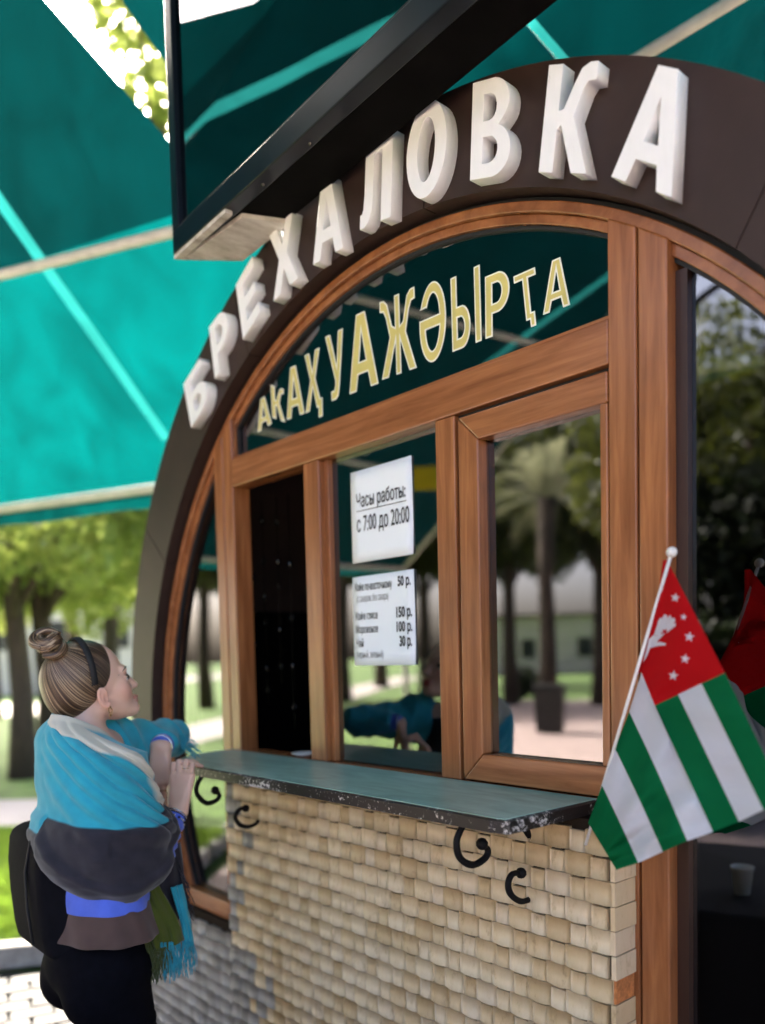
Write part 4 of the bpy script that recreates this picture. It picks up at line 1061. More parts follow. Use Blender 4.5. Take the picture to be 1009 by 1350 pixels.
fl = thing('small_flag', 'small green and white striped flag with red canton, hand and stars on a stick', 'flag', flag_pt(7, 0))
flo = fl.location.copy()
SUB, NU = 8, 44
fr_ = {}
for i7 in range(7):
    col = 'flag_g' if i7 % 2 == 0 else 'flag_w'
    b = MB(); b2 = MB()
    for (bb_, u0, u1, m) in ((b, (.45 if i7 < 3 else 0), 1, M[col]), (b2, 0, .45, M['flag_r'])):
        if bb_ is b2 and i7 >= 3: continue
        vs = []; fs = []; nn_ = NU
        for a in range(SUB + 1):
            for c in range(nn_ + 1): vs.append(flag_pt(i7 + a / SUB, u0 + (u1 - u0) * c / nn_) - flo)
        for a in range(SUB):
            for c in range(nn_): fs.append((a * (nn_ + 1) + c, a * (nn_ + 1) + c + 1, (a + 1) * (nn_ + 1) + c + 1, (a + 1) * (nn_ + 1) + c))
        bb_.add(vs, fs, m)
    o = b.build('stripe', fl, smooth=True)
    if i7 < 3: fr_[i7] = b2
cm = MB()
for q_ in fr_.values(): cm.add(q_.v, q_.f, M['flag_r'])
canton = cm.build('canton', fl, smooth=True)
# emblem: raised print on the canton (hand and stars), laid out in flag coordinates through the picture of the cloth
def on_flag(px, py, lift=.0016):
    # nearest cloth point by scanning the canton grid
    best = None
    for a in range(0, 31):
        for c in range(0, 41):
            P = flag_pt(a / 10, .45 * c / 40); v_ = P - CAM; d_ = v_.dot(FW); x = 504.5 + FPX * v_.dot(RX) / d_; y = CYP - FPX * v_.dot(UP) / d_
            e = (x - px) ** 2 + (y - py) ** 2
            if best is None or e < best[0]: best = (e, d_)
    return at(px, py, best[1] - lift) - flo
def patch(name, pts, m, lift=.0022):
    P = [on_flag(*p, lift) for p in pts]; b = MB(); c = sum(P, Vector()) / len(P)
    b.add([c] + P, [(0, i + 1, (i + 1) % len(P) + 1) for i in range(len(P))], m); return b.build(name, canton)
def star(cx, cy, r):
    patch('star', [(cx + (r if i % 2 == 0 else r * .42) * math.sin(i * PI / 5 + .15), cy - (r if i % 2 == 0 else r * .42) * math.cos(i * PI / 5 + .15)) for i in range(10)], M['flag_w'])
for x, y, r_ in ((383, 258, 19), (415, 333, 14), (438, 410, 21), (421, 495, 20), (376, 560, 21)): star(*c6(x, y), r_ / 2.935)
hand = [[(292, 408), (300, 402), (322, 420), (345, 395), (300, 440)], [(300, 405), (313, 365), (325, 380), (330, 402)], [(310, 385), (316, 350), (326, 335), (336, 345), (335, 395)],
        [(325, 375), (330, 340), (342, 322), (352, 328), (345, 385)], [(340, 370), (352, 335), (364, 325), (370, 336), (352, 385)], [(348, 375), (368, 340), (380, 336), (384, 348), (358, 385)],
        [(352, 382), (374, 358), (386, 358), (384, 368), (350, 395)], [(288, 412), (345, 395), (330, 405), (300, 450), (280, 455)], [(285, 440), (325, 428), (348, 436), (345, 443), (320, 445), (290, 452)], [(283, 415), (300, 420), (276, 480), (262, 505), (258, 515)]]
for j, h_ in enumerate(hand): patch('hand_emblem', [c6(*p) for p in h_], M['flag_w'], .0022 + .0004 * j)
# stick: finial, rod along the hoist
fin = at(*c6(370, 82), wdep(Vector(c6(370, 82)), .145)); foot = at(*c6(60, 1135), wdep(Vector(c6(60, 1135)), .138)); foot2 = foot + (foot - fin).normalized() * .05
b = MB(); b.tube([fin - flo, foot2 - flo], .0035, M['white_plastic'], 8); b.build('stick', fl, smooth=True)
b = MB(); b.ball(fin - flo, .0105, M['white_plastic'], 14); b.build('finial', fl, smooth=True)
slv = MB(); vs = []; fs = []
for a in range(22):
    i = 7 * a / 21; P = flag_pt(i, 0) - flo
    for q_ in range(7):
        an = PI * q_ / 6; off = (RX * (-.006 * math.sin(an)) + FW * (.006 - .006 * math.cos(an))); vs.append(P + off)
for a in range(21):
    for q_ in range(6): fs.append((a * 7 + q_, a * 7 + q_ + 1, (a + 1) * 7 + q_ + 1, (a + 1) * 7 + q_))
slv.add(vs[:63 + 7], [f for f in fs if max(f) < 70], M['flag_r']); slv.build('hoist_sleeve', fl, smooth=True)

# ================================================================== THE WOMAN AT THE COUNTER
class SDF:
    def __init__(s, lo, hi, h):
        s.lo = np.array(lo, float); s.h = h; s.n = np.ceil((np.array(hi) - s.lo) / h).astype(int) + 1
        s.F = np.full(tuple(s.n), .08, np.float32)
    def region(s, lo, hi, m):
        a = np.maximum(0, np.floor((np.array(lo) - m - s.lo) / s.h).astype(int)); b = np.minimum(s.n, np.ceil((np.array(hi) + m - s.lo) / s.h).astype(int) + 1)
        ax = [s.lo[i] + s.h * np.arange(a[i], b[i]) for i in range(3)]
        return tuple(slice(a[i], b[i]) for i in range(3)), np.meshgrid(*ax, indexing='ij')
    def op(s, sl, d, k, sub=False):
        A = s.F[sl]; d = d.astype(np.float32)
        if sub:
            d = -d; hh = np.maximum(k - np.abs(A - d), 0) / max(k, 1e-6); s.F[sl] = np.maximum(A, d) + hh * hh * k * .25
        else:
            hh = np.maximum(k - np.abs(A - d), 0) / max(k, 1e-6); s.F[sl] = np.minimum(A, d) - hh * hh * k * .25
    def cap(s, a, b, ra, rb, k=.02, sub=False):
        a = np.array(a); b = np.array(b); r = max(ra, rb); sl, (X, Y, Z) = s.region(np.minimum(a, b) - r, np.maximum(a, b) + r, k + .012)
        ab = b - a; L = max(1e-9, ab @ ab); t = np.clip(((X - a[0]) * ab[0] + (Y - a[1]) * ab[1] + (Z - a[2]) * ab[2]) / L, 0, 1)
        d = np.sqrt((X - a[0] - ab[0] * t) ** 2 + (Y - a[1] - ab[1] * t) ** 2 + (Z - a[2] - ab[2] * t) ** 2) - (ra + (rb - ra) * t)
        s.op(sl, d, k, sub)
    def ell(s, c, r, ax=None, k=.02, sub=False):
        c = np.array(c); r = np.array(r); ax = np.eye(3) if ax is None else np.array(ax); R_ = np.full(3, r.max())
        sl, (X, Y, Z) = s.region(c - R_, c + R_, k + .012); dx, dy, dz = X - c[0], Y - c[1], Z - c[2]
        q = [dx * a[0] + dy * a[1] + dz * a[2] for a in ax]
        k0 = np.sqrt(sum((x / y) ** 2 for x, y in zip(q, r))); k1 = np.sqrt(sum((x / y ** 2) ** 2 for x, y in zip(q, r)))
        s.op(sl, k0 * (k0 - 1) / np.maximum(k1, 1e-6), k, sub)
    def chain(s, P, Rr, k=.02):
        for (a, b, ra, rb) in zip(P[:-1], P[1:], Rr[:-1], Rr[1:]): s.cap(a, b, ra, rb, k)
    def mesh(s, name, m):
        F = s.F; ins = F < 0; n = F.shape
        c = [ins[i:n[0] - 1 + i, j:n[1] - 1 + j, k_:n[2] - 1 + k_] for i in (0, 1) for j in (0, 1) for k_ in (0, 1)]
        tot = sum(x.astype(np.int8) for x in c); act = (tot > 0) & (tot < 8); I = np.argwhere(act); idx = -np.ones(act.shape, np.int64); idx[act] = np.arange(len(I))
        P = np.zeros((len(I), 3)); W = np.zeros(len(I))
        offs = [(i, j, k_) for i in (0, 1) for j in (0, 1) for k_ in (0, 1)]
        for a in offs:
            for ax in range(3):
                if a[ax]: continue
                b = list(a); b[ax] = 1
                fa = F[I[:, 0] + a[0], I[:, 1] + a[1], I[:, 2] + a[2]]; fb = F[I[:, 0] + b[0], I[:, 1] + b[1], I[:, 2] + b[2]]
                cr = (fa < 0) != (fb < 0); t = np.where(cr, fa / np.where(cr, fa - fb, 1), 0)
                p = np.array(a)[None] + np.zeros((len(I), 3)); p[:, ax] += t; P[cr] += p[cr]; W[cr] += 1
        V = s.lo + s.h * (I + P / W[:, None]); faces = []
        for ax in range(3):
            u, v = (ax + 1) % 3, (ax + 2) % 3; sl0 = [slice(None)] * 3; sl1 = [slice(None)] * 3; sl0[ax] = slice(0, -1); sl1[ax] = slice(1, None)
            A, B = ins[tuple(sl0)], ins[tuple(sl1)]; E = np.argwhere(A != B); E = E[(E[:, u] > 0) & (E[:, v] > 0) & (E[:, u] < n[u] - 1) & (E[:, v] < n[v] - 1)]
            if not len(E): continue
            def cell(du, dv):
                q = E.copy(); q[:, u] -= du; q[:, v] -= dv; return idx[q[:, 0], q[:, 1], q[:, 2]]
            Q = np.stack([cell(1, 1), cell(0, 1), cell(0, 0), cell(1, 0)], 1); fl_ = ~A[E[:, 0], E[:, 1], E[:, 2]]; Q[fl_] = Q[fl_][:, ::-1]; faces.append(Q)
        Q = np.concatenate(faces); Q = Q[(Q >= 0).all(1)]
        me = bpy.data.meshes.new(name); me.vertices.add(len(V)); me.vertices.foreach_set('co', V.ravel()); me.loops.add(len(Q) * 4); me.loops.foreach_set('vertex_index', Q.ravel())
        me.polygons.add(len(Q)); me.polygons.foreach_set('loop_start', np.arange(0, len(Q) * 4, 4)); me.polygons.foreach_set('loop_total', np.full(len(Q), 4))
        me.update(calc_edges=True); me.validate(); me.polygons.foreach_set('use_smooth', [True] * len(me.polygons)); me.materials.append(m); return me

M['skin'] = None
def skin():
    m, t, b = mat('skin')
    n = N(t, 'ShaderNodeTexNoise', Scale=1.0, Detail=6); t.links.new(mapped(t, (70, 70, 70)), n.inputs['Vector'])
    big = N(t, 'ShaderNodeTexNoise', Scale=1.0, Detail=2); t.links.new(mapped(t, (14, 14, 14)), big.inputs['Vector'])
    c1 = ramp(t, big.outputs[0], [(.35, (0.74, 0.49, 0.375)), (.65, (0.70, 0.44, 0.33))])
    at_ = N(t, 'ShaderNodeAttribute', attribute_name='lip'); mx = N(t, 'ShaderNodeMix', data_type='RGBA'); t.links.new(at_.outputs['Fac'], mx.inputs[0]); t.links.new(c1, mx.inputs[6]); mx.inputs[7].default_value = (0.36, 0.035, 0.045, 1)
    at2 = N(t, 'ShaderNodeAttribute', attribute_name='blush'); mx2 = N(t, 'ShaderNodeMix', data_type='RGBA'); t.links.new(at2.outputs['Fac'], mx2.inputs[0]); t.links.new(mx.outputs[2], mx2.inputs[6]); mx2.inputs[7].default_value = (0.72, 0.34, 0.25, 1)
    t.links.new(mx2.outputs[2], b.inputs['Base Color']); b.inputs['Roughness'].default_value = .45
    b.inputs['Subsurface Weight'].default_value = .12; b.inputs['Subsurface Radius'].default_value = (.012, .005, .003); b.inputs['Subsurface Scale'].default_value = .6
    bump(t, b, n.outputs[0], .12, .0006); return m
M['skin'] = skin()
def hairmat():
    m, t, b = mat('streaked_blonde_hair')
    a = N(t, 'ShaderNodeAttribute', attribute_name='strand'); n = N(t, 'ShaderNodeTexNoise', Scale=1.0, Detail=4, noise_dimensions='3D')
    mp = N(t, 'ShaderNodeMapping', Scale=(1, 1, 1)); t.links.new(a.outputs['Vector'], mp.inputs[0]); t.links.new(mp.outputs[0], n.inputs['Vector'])
    t.links.new(ramp(t, n.outputs[0], [(.36, (0.016, 0.008, 0.005)), (.48, (0.070, 0.038, 0.020)), (.57, (0.20, 0.125, 0.065)), (.70, (0.50, 0.38, 0.24))]), (mxh := N(t, 'ShaderNodeMix', data_type='RGBA')).inputs[6])
    fa = N(t, 'ShaderNodeAttribute', attribute_name='front'); fm = N(t, 'ShaderNodeMath', operation='MULTIPLY'); fm.inputs[1].default_value = .62; t.links.new(fa.outputs['Fac'], fm.inputs[0]); t.links.new(fm.outputs[0], mxh.inputs[0]); mxh.inputs[7].default_value = (0.030, 0.020, 0.015, 1); t.links.new(mxh.outputs[2], b.inputs['Base Color'])
    b.inputs['Roughness'].default_value = .38; bump(t, b, n.outputs[0], .4, .002); return m
M['hair'] = hairmat()
M['hair_dark'] = plain('dark_hair', (0.022, 0.013, 0.010), .4, var=.5, scale=(200, 200, 30), bmp=.3)
M['lace'] = plain('black_fabric', (0.006, 0.006, 0.007), .75, bmp=.2)
M['gold'] = plain('gold', (0.55, 0.34, 0.14), .25, metal=1, bmp=0)
M['silver'] = plain('silver', (0.65, 0.65, 0.66), .22, metal=1, bmp=0)
def fabric(name, c, rough=.85, wv=700):
    m, t, b = mat(name)
    n = N(t, 'ShaderNodeTexNoise', Scale=1.0, Detail=5); t.links.new(mapped(t, (25, 25, 25)), n.inputs['Vector'])
    t.links.new(ramp(t, n.outputs[0], [(.3, tuple(x * .82 for x in c)), (.7, c)]), b.inputs['Base Color']); b.inputs['Roughness'].default_value = rough
    b.inputs['Sheen Weight'].default_value = .25; b.inputs['Specular IOR Level'].default_value = .2
    w_ = N(t, 'ShaderNodeTexNoise', Scale=1.0, Detail=2); t.links.new(mapped(t, (wv, wv, wv)), w_.inputs['Vector']); bump(t, b, w_.outputs[0], .15, .0008); return m
M['turq'] = fabric('turquoise_wool', (0.022, 0.33, 0.43)); M['char'] = fabric('charcoal_wool', (0.020, 0.018, 0.026)); M['cream'] = fabric('cream_wool', (0.58, 0.54, 0.44))
M['blue'] = fabric('blue_cotton', (0.085, 0.15, 0.66), .7); M['brown'] = fabric('brown_cotton', (0.085, 0.050, 0.042), .8); M['black_cloth'] = plain('black_stretch_cloth', (0.003, 0.003, 0.005), .9, var=.3, scale=(40, 40, 40), spec=.06)
M['olive'] = fabric('olive_wool', (0.062, 0.078, 0.008)); M['navy'] = plain('navy_black_cloth', (0.004, 0.004, 0.006), .85, var=.3, scale=(40, 40, 40), spec=.08)
def shawlmat():
    m, t, b = mat('shawl_wool')
    n = N(t, 'ShaderNodeTexNoise', Scale=1.0, Detail=5); t.links.new(mapped(t, (30, 30, 30)), n.inputs['Vector'])
    def edge(attr, w_):
        a = N(t, 'ShaderNodeAttribute', attribute_name=attr); r = N(t, 'ShaderNodeMapRange', clamp=True); r.inputs[1].default_value = -w_; r.inputs[2].default_value = w_; t.links.new(a.outputs['Fac'], r.inputs[0]); return r.outputs[0]
    def mixc(f, a, c2):
        x = N(t, 'ShaderNodeMix', data_type='RGBA'); t.links.new(f, x.inputs[0]); t.links.new(a, x.inputs[6])
        if isinstance(c2, tuple): x.inputs[7].default_value = (*c2, 1)
        else: t.links.new(c2, x.inputs[7])
        return x.outputs[2]
    tq = ramp(t, n.outputs[0], [(.3, (0.022, 0.30, 0.40)), (.7, (0.026, 0.35, 0.45))]); ch = ramp(t, n.outputs[0], [(.3, (0.016, 0.015, 0.022)), (.7, (0.025, 0.023, 0.032))])
    c = mixc(edge('dark', .004), tq, ch); c = mixc(edge('cream', .004), c, (0.56, 0.54, 0.45)); 
    t.links.new(c, b.inputs['Base Color']); b.inputs['Roughness'].default_value = .85; b.inputs['Sheen Weight'].default_value = .25; b.inputs['Specular IOR Level'].default_value = .2
    w_ = N(t, 'ShaderNodeTexNoise', Scale=1.0, Detail=2); t.links.new(mapped(t, (600, 600, 600)), w_.inputs['Vector']); bump(t, b, w_.outputs[0], .15, .0008); return m
M['shawl'] = shawlmat()
def npv(v): return np.array(v[:])
def setattr_f(me, name, arr):
    a = me.attributes.new(name, 'FLOAT', 'POINT'); a.data.foreach_set('value', np.asarray(arr, np.float32))

PF = Vector((.755, .656, 0)).normalized(); PS = Vector((PF.y, -PF.x, 0)); PZ = Vector((0, 0, 1))
TC = at(130, 1100, 2.32)
woman = thing('person', 'woman in turquoise and charcoal shawl with hair bun leaning on the kiosk counter', 'person', (TC.x, TC.y, 0))
WO = Vector((TC.x, TC.y, 0))
def wl(name, me, parent=woman):
    """mesh made in world space, linked under the woman"""
    n = len(me.vertices); co = np.zeros(n * 3); me.vertices.foreach_get('co', co); co = co.reshape(-1, 3) - npv(WO); me.vertices.foreach_set('co', co.ravel()); me.update()
    return link(name, me, parent)
def wb(name, b, parent=woman, smooth=True):
    me = b.mesh(name); me.polygons.foreach_set('use_smooth', [smooth] * len(me.polygons)); return wl(name, me, parent)
HC = at(118, 895, 2.36); ht = R(12)
hF = PF * math.cos(ht) + PZ * math.sin(ht); hU = -PF * math.sin(ht) + PZ * math.cos(ht); hS = PS
HAX = [npv(hF), npv(hS), npv(hU)]
def hp(f, s_, u): return npv(HC + hF * f + hS * s_ + hU * u)
NB = at(112, 985, 2.34); CHS = at(120, 1045, 2.33); WST = at(126, 1180, 2.32); PEL = at(130, 1258, 2.32)
SRp = NB + PS * .12 - PZ * .03; ERp = at(203, 1132, 2.33); WRp = at(234, 1070, 2.42)
SLp = at(140, 978, 2.50); ELp = at(224, 978, 2.73); WLp = at(212, 984, 2.56)
hipR, hipL = PEL + PS * .085 - PZ * .03, PEL - PS * .085 - PZ * .03
gx = PEL - PF * .0
kneeR = Vector((hipR.x, hipR.y, .48)) + PF * .07; kneeL = Vector((hipL.x, hipL.y, .48)) + PF * .12
ankR = Vector((hipR.x, hipR.y, .09)) + PF * .0; ankL = Vector((hipL.x, hipL.y, .09)) + PF * .10
allp = np.array([npv(x) for x in (HC, NB, PEL, SRp, ERp, WRp, SLp, ELp, WLp, kneeR, kneeL, ankR, ankL)])
lo = allp.min(0) - .26; hi = allp.max(0) + .26; lo[2] = -.03; hi[2] = HC.z + .16
B = SDF(lo, hi, .0042)
# trunk
B.ell(npv(CHS), (.105, .155, .15), [npv(PF), npv(PS), (0, 0, 1)], .03); B.cap(npv(CHS), npv(WST), .10, .092, .04); B.ell(npv(PEL), (.10, .135, .11), [npv(PF), npv(PS), (0, 0, 1)], .05); B.cap(npv(WST), npv(PEL), .092, .095, .03)
B.cap(npv(SRp), npv(SLp), .055, .055, .05); B.cap(npv(NB - PZ * .02), npv(CHS), .06, .08, .05)
for hp_, kn, an in ((hipR, kneeR, ankR), (hipL, kneeL, ankL)):
    B.cap(npv(hp_), npv(kn), .082, .052, .03); B.cap(npv(kn), npv(an), .052, .034, .02); B.cap(npv(an), npv(an + PF * .15 - PZ * .06), .034, .026, .02); B.cap(npv(an - PF * .03 - PZ * .055), npv(an + PF * .12 - PZ * .062), .028, .026, .02)
# neck and head
B.cap(npv(NB), hp(-.030, 0, -.07), .056, .052, .03)
B.ell(hp(-.012, 0, .02), (.106, .076, .090), HAX, .02); B.ell(hp(.054, 0, -.058), (.057, .055, .078), HAX, .03)
B.ell(hp(.102, 0, -.112), (.0205, .021, .0185), HAX, .022)
for sg in (-1, 1):
    B.cap(hp(.004, sg * .050, -.085), hp(.094, sg * .014, -.116), .017, .015, .025); B.ell(hp(.068, sg * .036, -.048), (.026, .024, .026), HAX, .02)
    B.cap(hp(.101, sg * .012, .006), hp(.086, sg * .046, .006), .008, .007, .018)
    B.ell(hp(.1135, sg * .033, -.019), (.014, .016, .011), HAX, .014, sub=True)
    B.cap(hp(.096, sg * .022, -.0135), hp(.088, sg * .046, -.0145), .0045, .0035, .005)       # upper lid
    B.ell(hp(-.004, sg * .077, -.056), (.015, .0075, .030), [HAX[0] * .97 + HAX[2] * -.22, HAX[1], HAX[2] * .97 + HAX[0] * .22], .006)
    for q_ in range(9):
        a0, a1 = R(-60 + q_ * 32), R(-60 + (q_ + 1) * 32)
        e = lambda a: hp(-.004 - .0145 * math.sin(a) * 1.0 - .012 * math.cos(a) * .2, sg * .0815, -.054 + .027 * -math.cos(a + PI))
        B.cap(e(a0), e(a1), .0038, .0038, .004)
    B.ell(hp(.002, sg * .0885, -.056), (.0085, .0115, .014), HAX, .003, sub=True)
    B.ell(hp(.113, sg * .010, -.0545), (.008, .007, .0065), HAX, .007)
B.cap(hp(.103, 0, -.010), hp(.125, 0, -.047), .0068, .0095, .012); B.ell(hp(.1275, 0, -.050), (.009, .009, .008), HAX, .008)
B.ell(hp(.1125, 0, -.0825), (.0135, .0255, .0066), HAX, .005); B.ell(hp(.1115, 0, -.0950), (.0128, .0225, .0072), HAX, .005)
B.cap(hp(.1258, -.018, -.0889), hp(.1258, .018, -.0889), .0022, .0022, .003, sub=True)
# right arm and hand gripping the counter end
B.chain([npv(SRp), npv(ERp), npv(WRp)], [.048, .040, .026], .02)
camr, camu = RX, UP
def hand_from(wrist, kn, dirs, wid_dir, spread, finger, rad, thumb):
    kc = kn
    for j in range(4):
        o = (j - 1.5) / 1.5
        B.cap(npv(wrist + wid_dir * o * .016), npv(kc + wid_dir * o * spread), .016, .0115, .012)
    return [kc + wid_dir * ((j - 1.5) / 1.5) * spread for j in range(4)]
WD = (RX * .96 - FW * .25).normalized()
KR = at(240.5, 1024, 2.462)
kk = hand_from(WRp, KR, None, WD, .030, None, None, None)
tops = [(228.5, 1008), (236.5, 1004.5), (245.5, 1004), (254, 1008)]
for j, (kp_, tp) in enumerate(zip(kk, tops)):
    lr = (.0082, .0088, .0086, .0076)[j]
    m1 = at(tp[0], tp[1], 2.492); sc_ = 1.0 if j in (1, 2) else .85
    m2 = m1 + (PF * .75 + FW * .4).normalized() * .026 * sc_ - PZ * .003; m3 = m2 + (PF * .75 + FW * .4).normalized() * .020 * sc_ - PZ * .006
    B.ell(npv(kp_), (lr * 1.25,) * 3, None, .006); B.chain([npv(kp_), npv(m1), npv(m2), npv(m3)], [lr * 1.08, lr, lr * .92, lr * .78], .003)
tb0 = WRp.lerp(KR, .3) - WD * .022 + FW * .006; tb1 = tb0 - WD * .012 + PZ * .030 + FW * .022; tb2 = tb1 + PZ * .024 + FW * .020
B.chain([npv(tb0), npv(tb1), npv(tb2)], [.013, .0105, .0085], .008)
# left arm resting on the counter, hand hanging over its end
B.chain([npv(SLp), npv(ELp), npv(WLp)], [.048, .040, .026], .02)
KL = at(210.5, 1032, 2.548)
kl = hand_from(WLp, KL, None, RX, .027, None, None, None)
for j, kp_ in enumerate(kl):
    lr = (.0080, .0086, .0086, .0076)[j]; ln = (.85, 1.0, 1.05, .92)[j]
    d1 = (-PZ * 1.0 + RX * (.02 + .03 * (j - 1.5)) + FW * .12).normalized(); d2 = (-PZ * .9 + FW * .5).normalized(); d3 = (-PZ * .6 + FW * .8).normalized()
    m1 = kp_ + d1 * .040 * ln; m2 = m1 + d2 * .026 * ln; m3 = m2 + d3 * .020 * ln
    B.ell(npv(kp_), (lr * 1.2,) * 3, None, .006); B.chain([npv(kp_), npv(m1), npv(m2), npv(m3)], [lr * 1.08, lr, lr * .93, lr * .8], .003)
tb0 = WLp.lerp(KL, .35) - RX * .020 + FW * .008; tb1 = tb0 - RX * .006 - PZ * .034 + FW * .016; tb2 = tb1 - PZ * .028 + FW * .008
B.chain([npv(tb0), npv(tb1), npv(tb2)], [.013, .0105, .0085], .008)
bme = B.mesh('body', M['skin'])
co = np.zeros(len(bme.vertices) * 3); bme.vertices.foreach_get('co', co); co = co.reshape(-1, 3)
hl = np.stack([(co - npv(HC)) @ a for a in HAX], 1)
lip = np.maximum(1 - np.sqrt(((hl[:, 1]) / .028) ** 2 + ((hl[:, 2] + .0830) / .0078) ** 2), 1 - np.sqrt((hl[:, 1] / .025) ** 2 + ((hl[:, 2] + .0955) / .0085) ** 2)); lip = np.clip(lip * 4, 0, 1) * (hl[:, 0] > .09)
setattr_f(bme, 'lip', lip)
bl = np.exp(-(((hl[:, 0] - .075) / .03) ** 2 + ((np.abs(hl[:, 1]) - .045) / .03) ** 2 + ((hl[:, 2] + .05) / .025) ** 2)) * .6 + np.exp(-(((hl[:, 0] + .004) / .03) ** 2 + ((np.abs(hl[:, 1]) - .085) / .02) ** 2 + ((hl[:, 2] + .056) / .04) ** 2)) * .7
setattr_f(bme, 'blush', np.clip(bl, 0, 1))
body = wl('body', bme)
# eyes, lashes, brows
M['eyew'] = plain('eye_white', (0.42, 0.38, 0.36), .15, bmp=0, var=.03); M['iris'] = plain('iris', (0.05, 0.035, 0.02), .1, bmp=0)
for sg in (-1, 1):
    b = MB(); b.ball(hp(.0890, sg * .033, -.0195), .0122, M['eyew'], 14); e_ = wb('eye', b)
    b = MB(); b.ball(hp(.0945, sg * .0375, -.0178), .0082, M['iris'], 10); wb('iris', b, e_)
    b = MB(); b.tube([hp(.1035, sg * .016, .005), hp(.1005, sg * .031, .0112), hp(.0900, sg * .0482, .010), hp(.0765, sg * .0580, .003)], [.0012, .0024, .0021, .0008], M['hair_dark'], 6); wb('eyebrow', b)
    b = MB(); b.tube([hp(.0965, sg * .022, -.0125), hp(.0990, sg * .033, -.0100), hp(.0920, sg * .046, -.0125), hp(.085, sg * .052, -.0125)], [.0010, .0016, .0014, .0008], M['hair_dark'], 6); wb('eyelash', b)
b = MB(); b.ball(hp(.060, .0645, -.004), .0014, M['hair_dark'], 6); wb('mole', b)
# hair: cap drawn back to a bun
hlo, hhi = npv(HC) - .24, npv(HC) + .24
Hh = SDF(hlo, hhi, .0040)
Hh.ell(hp(-.020, 0, .023), (.106, .0805, .093), HAX, .02); Hh.ell(hp(-.060, 0, -.010), (.076, .074, .085), HAX, .03); Hh.ell(hp(-.075, 0, -.045), (.045, .056, .050), HAX, .03)
# keep face and ears free
Hh.ell(hp(.150, 0, -.060), (.124, .16, .165), HAX, .008, sub=True)
Hh.ell(hp(.010, .085, -.075), (.034, .05, .050), HAX, .008, sub=True); Hh.ell(hp(.010, -.085, -.075), (.034, .05, .050), HAX, .008, sub=True)
sl = tuple(slice(None) for _ in range(3))
X = np.meshgrid(*[hlo[i] + .0040 * np.arange(Hh.n[i]) for i in range(3)], indexing='ij'); hc_ = npv(HC)
U_ = sum((X[i] - hc_[i]) * HAX[2][i] for i in range(3)); F_ = sum((X[i] - hc_[i]) * HAX[0][i] for i in range(3)); S_ = sum((X[i] - hc_[i]) * HAX[1][i] for i in range(3))
BC = np.array([-.092, 0.0, .118])
angs = np.arctan2(S_ - BC[1], (F_ - BC[0]) * .9 - (U_ - BC[2]) * .45)
hme = Hh.mesh('hair', M['hair'])
co = np.zeros(len(hme.vertices) * 3); hme.vertices.foreach_get('co', co); co = co.reshape(-1, 3); hl = np.stack([(co - hc_) @ a for a in HAX], 1)
rr = hl - BC; bv_ = np.array([-.072, 0, .098]); bv_ /= np.linalg.norm(bv_); e2_ = np.cross(bv_, [0, 1, 0]); r0_ = hl - np.array([-.02, 0, .02]); an = np.arctan2(r0_[:, 1], r0_ @ e2_); dist = np.linalg.norm(rr, axis=1)
at_ = hme.attributes.new('strand', 'FLOAT_VECTOR', 'POINT'); at_.data.foreach_set('vector', np.stack([np.cos(an) * 40, np.sin(an) * 40, dist * 4], 1).astype(np.float32).ravel())
fx = hl[:, 0] + .012 + .25 * (.1 - hl[:, 2]) ; setattr_f(hme, 'front', np.clip((hl[:, 0] - (-.004 - .02 * np.clip((.1 - hl[:, 2]) / .1, 0, 1))) / .010, 0, 1)); hair = wl('hair', hme)
# bun of twisted locks
def lock(pts, r_, ph):
    b = MB(); P = smooth_path([Vector(hp(*p)) for p in pts], 6); n = len(P)
    b.tube(P, [r_ * (.55 + .45 * math.sin(PI * min(1, max(0, i / n)))) for i in range(n)], M['hair'], 12)
    me = b.mesh('bun_lock'); nv = len(me.vertices); a_ = me.attributes.new('strand', 'FLOAT_VECTOR', 'POINT')
    vv = []
    for i in range(n):
        for q_ in range(12): vv += [math.cos(2 * PI * q_ / 12 + i * .1) * 3 + ph, math.sin(2 * PI * q_ / 12 + i * .1) * 3, i * .03]
    a_.data.foreach_set('vector', np.array(vv, np.float32)); me.polygons.foreach_set('use_smooth', [True] * len(me.polygons)); wl('bun_lock', me, hair)
bc = (-.086, 0, .122)
for q_ in range(7):
    a0 = q_ * 2 * PI / 7; pts = []
    for i in range(7):
        a = a0 + i * .62; r_ = .030 - .010 * (i / 6); pts.append((bc[0] + r_ * math.cos(a) * .95, bc[1] + r_ * math.sin(a), bc[2] - .012 + .030 * (i / 6) + .006 * math.sin(a * 2)))
    lock(pts, .0145, q_ * 3.1)
lock([(-.04, -.045, .095), (-.055, -.01, .118), (-.06, .03, .105), (-.09, .045, .09), (-.115, .02, .095)], .013, 40)
lock([(-.115, .02, .115), (-.125, -.01, .13), (-.105, -.03, .15), (-.075, -.01, .157), (-.06, .02, .143)], .013, 50)
# headband
b = MB(); P = []
for i in range(25):
    a = R(-112 + i * 224 / 24); P.append(hp(-.012 - .018 * (1 - math.cos(a)) * .3, .0875 * math.sin(a), .0245 + .1000 * math.cos(a)))
vs = []; fs = []
for p in P:
    q_ = Vector(p); vs += [q_ - hF * .009, q_ + hF * .009, q_ + hF * .009 - (q_ - HC).normalized() * .006, q_ - hF * .009 - (q_ - HC).normalized() * .006]
for i in range(24):
    for j in range(4): fs.append((i * 4 + j, i * 4 + (j + 1) % 4, i * 4 + 4 + (j + 1) % 4, i * 4 + 4 + j))
b.add(vs, fs, M['lace']); wb('headband', b)
